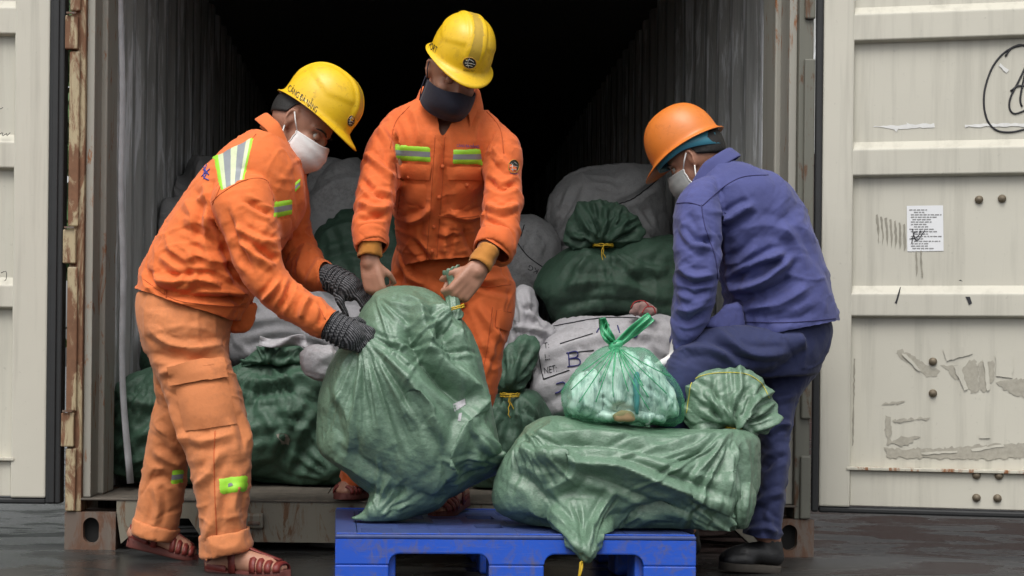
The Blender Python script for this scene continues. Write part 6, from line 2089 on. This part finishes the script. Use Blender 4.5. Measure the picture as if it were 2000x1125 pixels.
tw = Loft([(776, 478, 952, 478, -.02, .13), (766, 510, 985, 515, -.01, .14), (762, 560, 1006, 560, .0, .145), (764, 600, 1006, 600, .0, .13)], ga=.03, gc=.015, n=52, part='hip')
tl = Loft([(762, 560, 890, 575, .0, .12), (745, 640, 860, 650, -.02, .105), (715, 740, 820, 740, -.04, .095), (690, 830, 775, 830, -.02, .085), (668, 910, 740, 912, .02, .075), (662, 940, 730, 942, .04, .072)], ga=.04, gc=.015, part='left')
tr = Loft([(880, 560, 1007, 556, .0, .12), (890, 625, 1004, 618, -.04, .105), (890, 690, 984, 684, -.07, .095), (886, 760, 972, 752, -.08, .088), (870, 840, 950, 840, -.06, .08), (866, 910, 936, 912, -.04, .074), (864, 942, 930, 944, -.04, .072)], ga=[(0, .03), (.4, .06), (1, .05)], gc=.015, part='right')
Ctst = [([(780, 500), (800, 540), (830, 555)], 7, .010), ([(880, 520), (920, 545), (990, 545)], 7, .009), ([(900, 540), (940, 560), (1000, 575)], 6, -.008), ([(930, 590), (960, 640), (985, 670)], 7, .008), ([(915, 640), (940, 690), (970, 710)], 7, -.007), ([(985, 590), (960, 690), (945, 740)], 5, .006), ([(785, 520), (780, 560), (800, 590)], 7, -.008)]
trC, tsC = garment('trousers', [tw, tl, tr], .0060, M['suit_orange'], PC, Ctst, [endcut(tl, 1), endcut(tr, 1)], seed=12)
rolled_cuff('turned_cuff', [(697, 446, 752, 442, -.44, .068), (690, 458, 759, 452, -.445, .072), (691, 478, 758, 472, -.455, .070), (697, 492, 756, 486, -.465, .066)], M['suit_orange'], jkC, seed=5)
rolled_cuff('turned_cuff', [(944, 446, 1008, 462, -.445, .068), (934, 456, 1006, 482, -.455, .072), (926, 474, 1000, 506, -.465, .068), (924, 484, 992, 516, -.475, .064)], M['suit_orange'], jkC, seed=6)
def inner_cuff(rows, seed):
    l = Loft(rows, n=36, sub=4, ga=.03, gc=.02)
    garment('inner_cuff', [l], .006, M['mustard'], jkC, cuts=[endcut(l, 1, .006)], iters=50, seed=seed, thick=.003, sm=3, seed_amp=.002, seed_wl=.03)
inner_cuff([(704, 470, 746, 468, -.465, .048), (700, 490, 746, 487, -.468, .046), (699, 508, 745, 504, -.472, .044)], 1)
inner_cuff([(938, 474, 975, 496, -.49, .045), (926, 492, 966, 514, -.505, .044), (916, 512, 950, 536, -.52, .042)], 2)
fC, uC, rC = ortho((.22, -.80, -.56), (.30, -.42, .86))
HC = at(885, 143, -.37)
kC = .96
hmC, hsC = helmet(PC, HC + fC * .010 + uC * .064, fC, uC, rC, M['helmet_yellow'], M['helmet_worn'], M['harness_grey'], k=.885)
mask(PC, HC, fC, uC, rC, M['mask_navy'], M['mask_navy'], kC, pleats=False, beak=.008, full=True, low=.016)
hair(PC, HC, fC, uC, rC, -.05, kC)
eyes(PC, HC, fC, uC, rC, kC)
s1, f1, a1 = sandal(PC, at(906, 985, -.10), at(852, 1014, -.32), (0, 0, 1))
s1z = [c for c in s1.children]
s2, f2, a2 = sandal(PC, at(716, 972, .10), at(664, 976, -.04), (0, 0, 1))
hl = hand_parts(at(722, 512, -.475), (.22, -.02, -1), (.35, .85, .1), (.9, -.3, 0), (60, 70, 45), .97)
hr = hand_parts(at(932, 528, -.525), (-.62, -.10, -.78), (-.35, .9, .1), (-.8, 0, .5), (70, 85, 50), 1.08)
arms = [wrist_arm([at(768, 290, -.27), at(738, 380, -.37), at(724, 480, -.465), at(722, 512, -.475)], [.05, .042, .033, .0275]), wrist_arm([at(966, 300, -.27), at(982, 395, -.37), at(948, 505, -.50), at(931, 530, -.525)], [.05, .042, .033, .0275])]
core = [(l_.V, l_.F) for l_ in (Loft([(795, 560, 940, 560, -.02, .11), (795, 480, 935, 480, -.06, .12), (785, 320, 950, 325, -.19, .125), (790, 250, 960, 262, -.24, .10), (840, 215, 918, 220, -.25, .06)], n=28, shrink=.9),)]
neck = [capsule([at(880, 240, -.24), HC - uC * .05 - fC * .025], [.060, .054])]
legs = [capsule([at(830, 570, .0), at(770, 740, -.03), at(705, 915, .03), a2], [.08, .06, .042, .040]), capsule([at(935, 570, .0), at(935, 740, -.08), at(900, 920, -.05), a1], [.08, .06, .042, .040]), capsule([at(830, 545, .0), at(935, 545, .0)], [.1, .1])]
body_mesh(PC, head_parts(HC, fC, uC, rC, kC) + neck + core + arms + legs + f1 + f2 + hl + hr, [(HC, fC, uC, rC, kC)])
collar(jkC, at(880, 196, -.255), (.03, -.22, .97), (.03, -.97, -.22), M['suit_orange'], .074, .076, .055, 30, .07, .036, .062)
patch('chest_tape', jsC, [(771, 281), (842, 286), (843, 318), (773, 315)], M['tape'], jkC, .003, 12, 8, .005)
patch('chest_tape', jsC, [(884, 291), (940, 289), (943, 323), (881, 322)], M['tape'], jkC, .003, 12, 8, .005)
for q in ([(777, 350), (838, 356), (834, 412), (782, 404)], [(876, 352), (934, 352), (932, 408), (874, 416)]): pocket(jsC, q, M['suit_orange'], jkC, 'chest_pocket', .005, flat=8)
for q in ([(772, 318), (844, 322), (840, 352), (775, 348)], [(874, 326), (941, 326), (940, 352), (876, 350)]): patch('pocket_flap', jsC, q, M['suit_orange'], jkC, .010, 12, 6, .005, flat=4)
patch('placket', jsC, [(850, 262), (868, 262), (852, 520), (832, 520)], M['suit_orange'], jkC, .004, 4, 40, .004, flat=3)
lines('seam', jsC, [[(850, 264), (842, 390), (832, 518)], [(869, 264), (862, 390), (852, 518)], [(800, 208), (772, 240), (762, 290)], [(946, 214), (976, 250), (984, 300)], [(775, 505), (768, 560), (764, 640)], [(764, 560), (830, 570), (900, 566)], [(972, 600), (960, 680), (950, 735)], [(788, 322), (776, 420)], [(940, 326), (950, 420)], [(838, 420), (900, 425), (945, 420)]], M['seam_orange'], jkC, .0014, .0006, 5)
lines('seam', tsC, [[(970, 606), (998, 610)], [(970, 606), (968, 640), (994, 646)], [(998, 556), (940, 560), (900, 552)], [(962, 600), (950, 690), (938, 740)]], M['seam_orange'], trC, .0014, .0006, 5)
patch('pocket_flap', tsC, [(971, 606), (998, 612), (994, 646), (968, 640)], M['suit_orange'], trC, .008, 6, 6, .004, flat=3)
for px, py in ((862, 324), (857, 384), (846, 442), (843, 490), (800, 344), (911, 360)):
    h = jsC.hit(px, py, .006)
    if h:
        V, F = ellipsoid(h[0], (.006, 0, 0), (0, .003, 0), (0, 0, .006), 12, 6); mobj('button', V, F, M['seam_orange'], jkC)
text_on('lettering', jsC, 'CẢNG ĐÀ NẴNG', [(892, 279), (935, 281), (935, 289), (892, 287)], M['embroidery'], jkC, .0015)
emblem(jsC, 1003, 325, 10, 13, jkC, .1)
text_on('lettering', jsC, 'DANANG', [(996, 337), (1010, 338), (1010, 341), (996, 340)], M['embroidery'], jkC, .0015)
text_on('lettering', hsC, 'PORT', [(840, 80), (855, 92), (851, 106), (837, 94)], M['ink_dark'], hmC)
emblem(hsC, 917, 123, 13, 11, hmC, .15)
text_on('lettering', hsC, 'DANANG PORT', [(905, 134), (927, 137), (926, 141), (904, 138)], M['ink_dark'], hmC)

# ============================================================ right man
PR = empty('person', at(1480, 1115, -.4), 'man in blue workwear, orange helmet and grey mask, bending with his back to us', 'person', 'men unloading sacks')
torso = Loft([(1640, 660, 1428, 652, -.36, .185), (1632, 625, 1424, 622, -.36, .19), (1614, 555, 1418, 580, -.36, .195), (1590, 480, 1400, 525, -.36, .20), (1563, 410, 1372, 470, -.36, .20), (1530, 362, 1345, 415, -.36, .195), (1484, 335, 1348, 378, -.36, .165), (1430, 316, 1358, 352, -.36, .105), (1408, 306, 1362, 342, -.36, .085)],
             ga=[(0, .04), (.2, .07), (.45, .06), (1, .02)], gc=.012, n=60, power=2.3, part='torso')
asl = Loft([(1420, 372, 1340, 385, -.42, .08), (1404, 395, 1318, 402, -.49, .085), (1408, 455, 1317, 462, -.525, .085), (1404, 510, 1320, 515, -.55, .078), (1400, 560, 1321, 565, -.55, .074), (1386, 610, 1316, 615, -.53, .066), (1360, 655, 1311, 660, -.50, .058), (1350, 690, 1309, 690, -.48, .052)],
           ga=[(0, .02), (.4, .06), (.7, .10), (1, .04)], gc=.014, part='near')
bsl = Loft([(1430, 372, 1350, 400, -.25, .085), (1400, 460, 1330, 460, -.16, .08), (1380, 560, 1318, 560, -.14, .07), (1360, 640, 1312, 640, -.2, .06), (1350, 685, 1312, 685, -.26, .052)], ga=.06, gc=.012, part='far')
Rst = [([(1378, 381), (1399, 381), (1388, 411)], 6, .010, 'torso'), ([(1403, 440), (1440, 412), (1465, 402)], 7, .012, 'torso'), ([(1454, 528), (1496, 504), (1535, 494)], 7, .012, 'torso'), ([(1422, 552), (1473, 523), (1519, 513)], 6, -.012, 'torso'), ([(1431, 566), (1486, 552), (1551, 500)], 7, .013, 'torso'), ([(1450, 584), (1514, 560), (1545, 540)], 6, -.011, 'torso'),
       ([(1399, 440), (1408, 520), (1417, 570)], 7, -.014, 'torso'), ([(1520, 440), (1550, 470), (1575, 530)], 10, .007, 'torso'), ([(1335, 440), (1360, 470), (1392, 470)], 6, -.010, 'near'), ([(1326, 540), (1352, 556), (1396, 548)], 6, -.010, 'near'), ([(1322, 622), (1345, 628), (1372, 612)], 6, -.009, 'near'),
       ([(1380, 415), (1400, 440), (1392, 480)], 8, .012, 'torso'), ([(1400, 440), (1450, 415), (1470, 400)], 8, .010, 'torso'), ([(1395, 480), (1402, 530), (1412, 575)], 8, -.012, 'torso'), ([(1430, 560), (1500, 545), (1545, 500)], 9, .011, 'torso'), ([(1430, 590), (1490, 580), (1560, 545)], 9, -.009, 'torso'), ([(1420, 540), (1480, 520), (1530, 490)], 9, .009, 'torso'),
       ([(1460, 600), (1520, 595), (1580, 560)], 9, .009, 'torso'), ([(1480, 480), (1450, 510), (1420, 515)], 9, .008, 'torso'), ([(1440, 450), (1500, 440), (1550, 460)], 11, .005, 'torso'), ([(1415, 610), (1440, 575), (1420, 540)], 8, .010, 'torso'), ([(1590, 600), (1560, 620), (1500, 625)], 9, -.006, 'torso'),
       ([(1330, 420), (1350, 470), (1385, 490)], 8, .008, 'near'), ([(1325, 520), (1355, 540), (1395, 535)], 7, .009, 'near'), ([(1330, 560), (1355, 575), (1390, 565)], 7, -.009, 'near'), ([(1322, 600), (1345, 605), (1380, 590)], 7, .009, 'near'), ([(1360, 410), (1375, 450), (1365, 500)], 8, .007, 'near')]
jkR, jsR = garment('jacket', [torso, asl, bsl], .0052, M['blue'], PR, Rst, fold=.85, cuts= [endcut(torso, 0, .02, 1.4), endcut(torso, 1), endcut(asl, 1), endcut(bsl, 1)], seed=16)
hip = Loft([(1612, 610, 1440, 610, -.36, .15), (1622, 640, 1420, 640, -.36, .165), (1616, 680, 1400, 690, -.36, .17), (1592, 730, 1440, 740, -.36, .14)], ga=.02, gc=.01, n=48, part='hip')
th = Loft([(1560, 690, 1540, 640, -.44, .11), (1500, 726, 1462, 636, -.46, .105), (1432, 738, 1388, 636, -.48, .10), (1370, 760, 1326, 668, -.50, .095), (1346, 800, 1298, 712, -.50, .095), (1345, 860, 1272, 800, -.46, .085), (1350, 930, 1282, 920, -.40, .08), (1352, 1040, 1290, 1040, -.33, .075)],
          ga=[(0, .03), (.4, .05), (.6, .08), (1, .04)], gc=.014, part='near')
rl = Loft([(1614, 680, 1470, 690, -.31, .12), (1592, 728, 1470, 740, -.31, .11), (1560, 775, 1478, 790, -.33, .10), (1545, 825, 1480, 845, -.36, .09), (1540, 885, 1484, 900, -.38, .085), (1532, 950, 1474, 960, -.40, .08), (1525, 1010, 1458, 1015, -.40, .078), (1523, 1058, 1450, 1050, -.40, .078)],
          ga=[(0, .03), (.5, .06), (.8, .04), (1, .08)], gc=.014, part='back')
Rtst = [([(1320, 690), (1370, 680), (1440, 700)], 8, .009), ([(1380, 650), (1430, 690), (1480, 710)], 8, -.008), ([(1400, 640), (1460, 690), (1540, 690)], 8, .008), ([(1500, 850), (1520, 830), (1545, 830)], 6, .010), ([(1490, 920), (1510, 900), (1538, 890)], 7, -.008), ([(1470, 990), (1500, 970), (1530, 960)], 7, .008), ([(1460, 1040), (1490, 1030), (1520, 1040)], 6, .010), ([(1500, 1000), (1508, 1050)], 6, .007), ([(1490, 780), (1520, 780), (1556, 770)], 7, .008)]
trR, tsR = garment('trousers', [hip, th, rl], .0056, M['blue_dark'], PR, Rtst, fold=.75, cuts= [endcut(rl, 1), endcut(th, 1)], seed=18)
fR, uR, rR = ortho((-.72, .42, -.52), (-.42, .12, .90))
HR = at(1370, 312, -.345) + fR * .012 + uR * .012
kR = .93
hmR, hsR = helmet(PR, HR + fR * .010 + uR * .058, fR, uR, rR, M['helmet_orange'], None, M['harness_blue'], band_low=.026, ridges=False, k=.90)
mask(PR, HR, fR, uR, rR, M['mask_grey'], M['strap_white'], kR)
hair(PR, HR, fR, uR, rR, -.062, kR)
eyes(PR, HR, fR, uR, rR, kR)
sh, an = shoe(PR, at(1522, 1120, -.40), at(1404, 1112, -.43), (0, 0, 1))
sh2, an2 = shoe(PR, at(1360, 1100, -.30), at(1262, 1098, -.32), (0, 0, 1))
h1 = hand_parts(at(1328, 692, -.48), (-.35, -.1, -1), (-.8, .5, 0), (-.3, -.8, 0), (45, 60, 40), .98)
h2 = hand_parts(at(1328, 690, -.26), (-.35, -.1, -1), (-.8, -.5, 0), (-.3, .8, 0), (45, 60, 40), .98)
arms = [wrist_arm([at(1370, 390, -.45), at(1360, 530, -.55), at(1330, 680, -.48), at(1327, 700, -.48)], [.05, .042, .030, .027]), wrist_arm([at(1380, 400, -.27), at(1355, 550, -.15), at(1330, 680, -.26), at(1327, 700, -.26)], [.05, .042, .030, .027])]
core = [(l_.V, l_.F) for l_ in (Loft([(1590, 640, 1450, 640, -.36, .12), (1580, 540, 1430, 560, -.36, .13), (1540, 420, 1400, 450, -.36, .14), (1470, 350, 1372, 390, -.36, .12), (1412, 322, 1366, 350, -.36, .055)], n=28, shrink=.9),)]
neck = [capsule([at(1410, 350, -.36), HR - uR * .055 - fR * .022], [.058, .053])]
legs = [capsule([at(1510, 680, -.43), at(1335, 755, -.49), at(1318, 920, -.40), at(1322, 1040, -.33), an2], [.05, .040, .036, .034, .034]), capsule([at(1535, 690, -.32), at(1512, 850, -.36), at(1490, 1045, -.40), an], [.05, .036, .034, .034]), capsule([at(1530, 650, -.33), at(1530, 650, -.40)], [.07, .07])]
body_mesh(PR, head_parts(HR, fR, uR, rR, kR) + neck + core + arms + legs + h1 + h2, [(HR, fR, uR, rR, kR)])
V_, F_ = remesh(hand_parts(at(1328, 692, -.48), (-.35, -.1, -1), (-.8, .5, 0), (-.3, -.8, 0), (45, 60, 40), 1.12) + [capsule([at(1331, 672, -.485), at(1328, 695, -.48)], [.033, .034])], .0045)
mobj('white_glove', smooth(V_, F_, 3, .6, -.3), F_, M['mask_white'], PR)
lines('seam', jsR, [[(1372, 402), (1410, 368), (1450, 346), (1500, 342)], [(1450, 628), (1540, 630), (1632, 622)], [(1370, 400), (1376, 440), (1396, 500), (1402, 545)], [(1452, 612), (1452, 655)], [(1316, 398), (1345, 396), (1368, 402)]], M['seam_blue'], jkR, .0016, .0008, 5)
for px, py in ((1457, 637), (1457, 650)):
    h = jsR.hit(px, py, .002)
    if h: V, F = ellipsoid(h[0], (.007, 0, 0), (0, .003, 0), (0, 0, .007), 12, 6); mobj('button', V, F, M['seam_blue'], jkR)
flap = Loft([(1440, 588, 1456, 652, -.47, .020), (1408, 604, 1428, 650, -.51, .013), (1384, 620, 1400, 643, -.53, .009), (1367, 630, 1372, 637, -.535, .005)], ga=.04, gc=.03)
garment('jacket_flap', [flap], .006, M['blue'], jkR, iters=50, seed=9, thick=0)
collar(jkR, at(1392, 338, -.36), (-.55, .05, .83), (-.80, .25, -.55), M['blue'], .072, .070, .03, 24, .05)
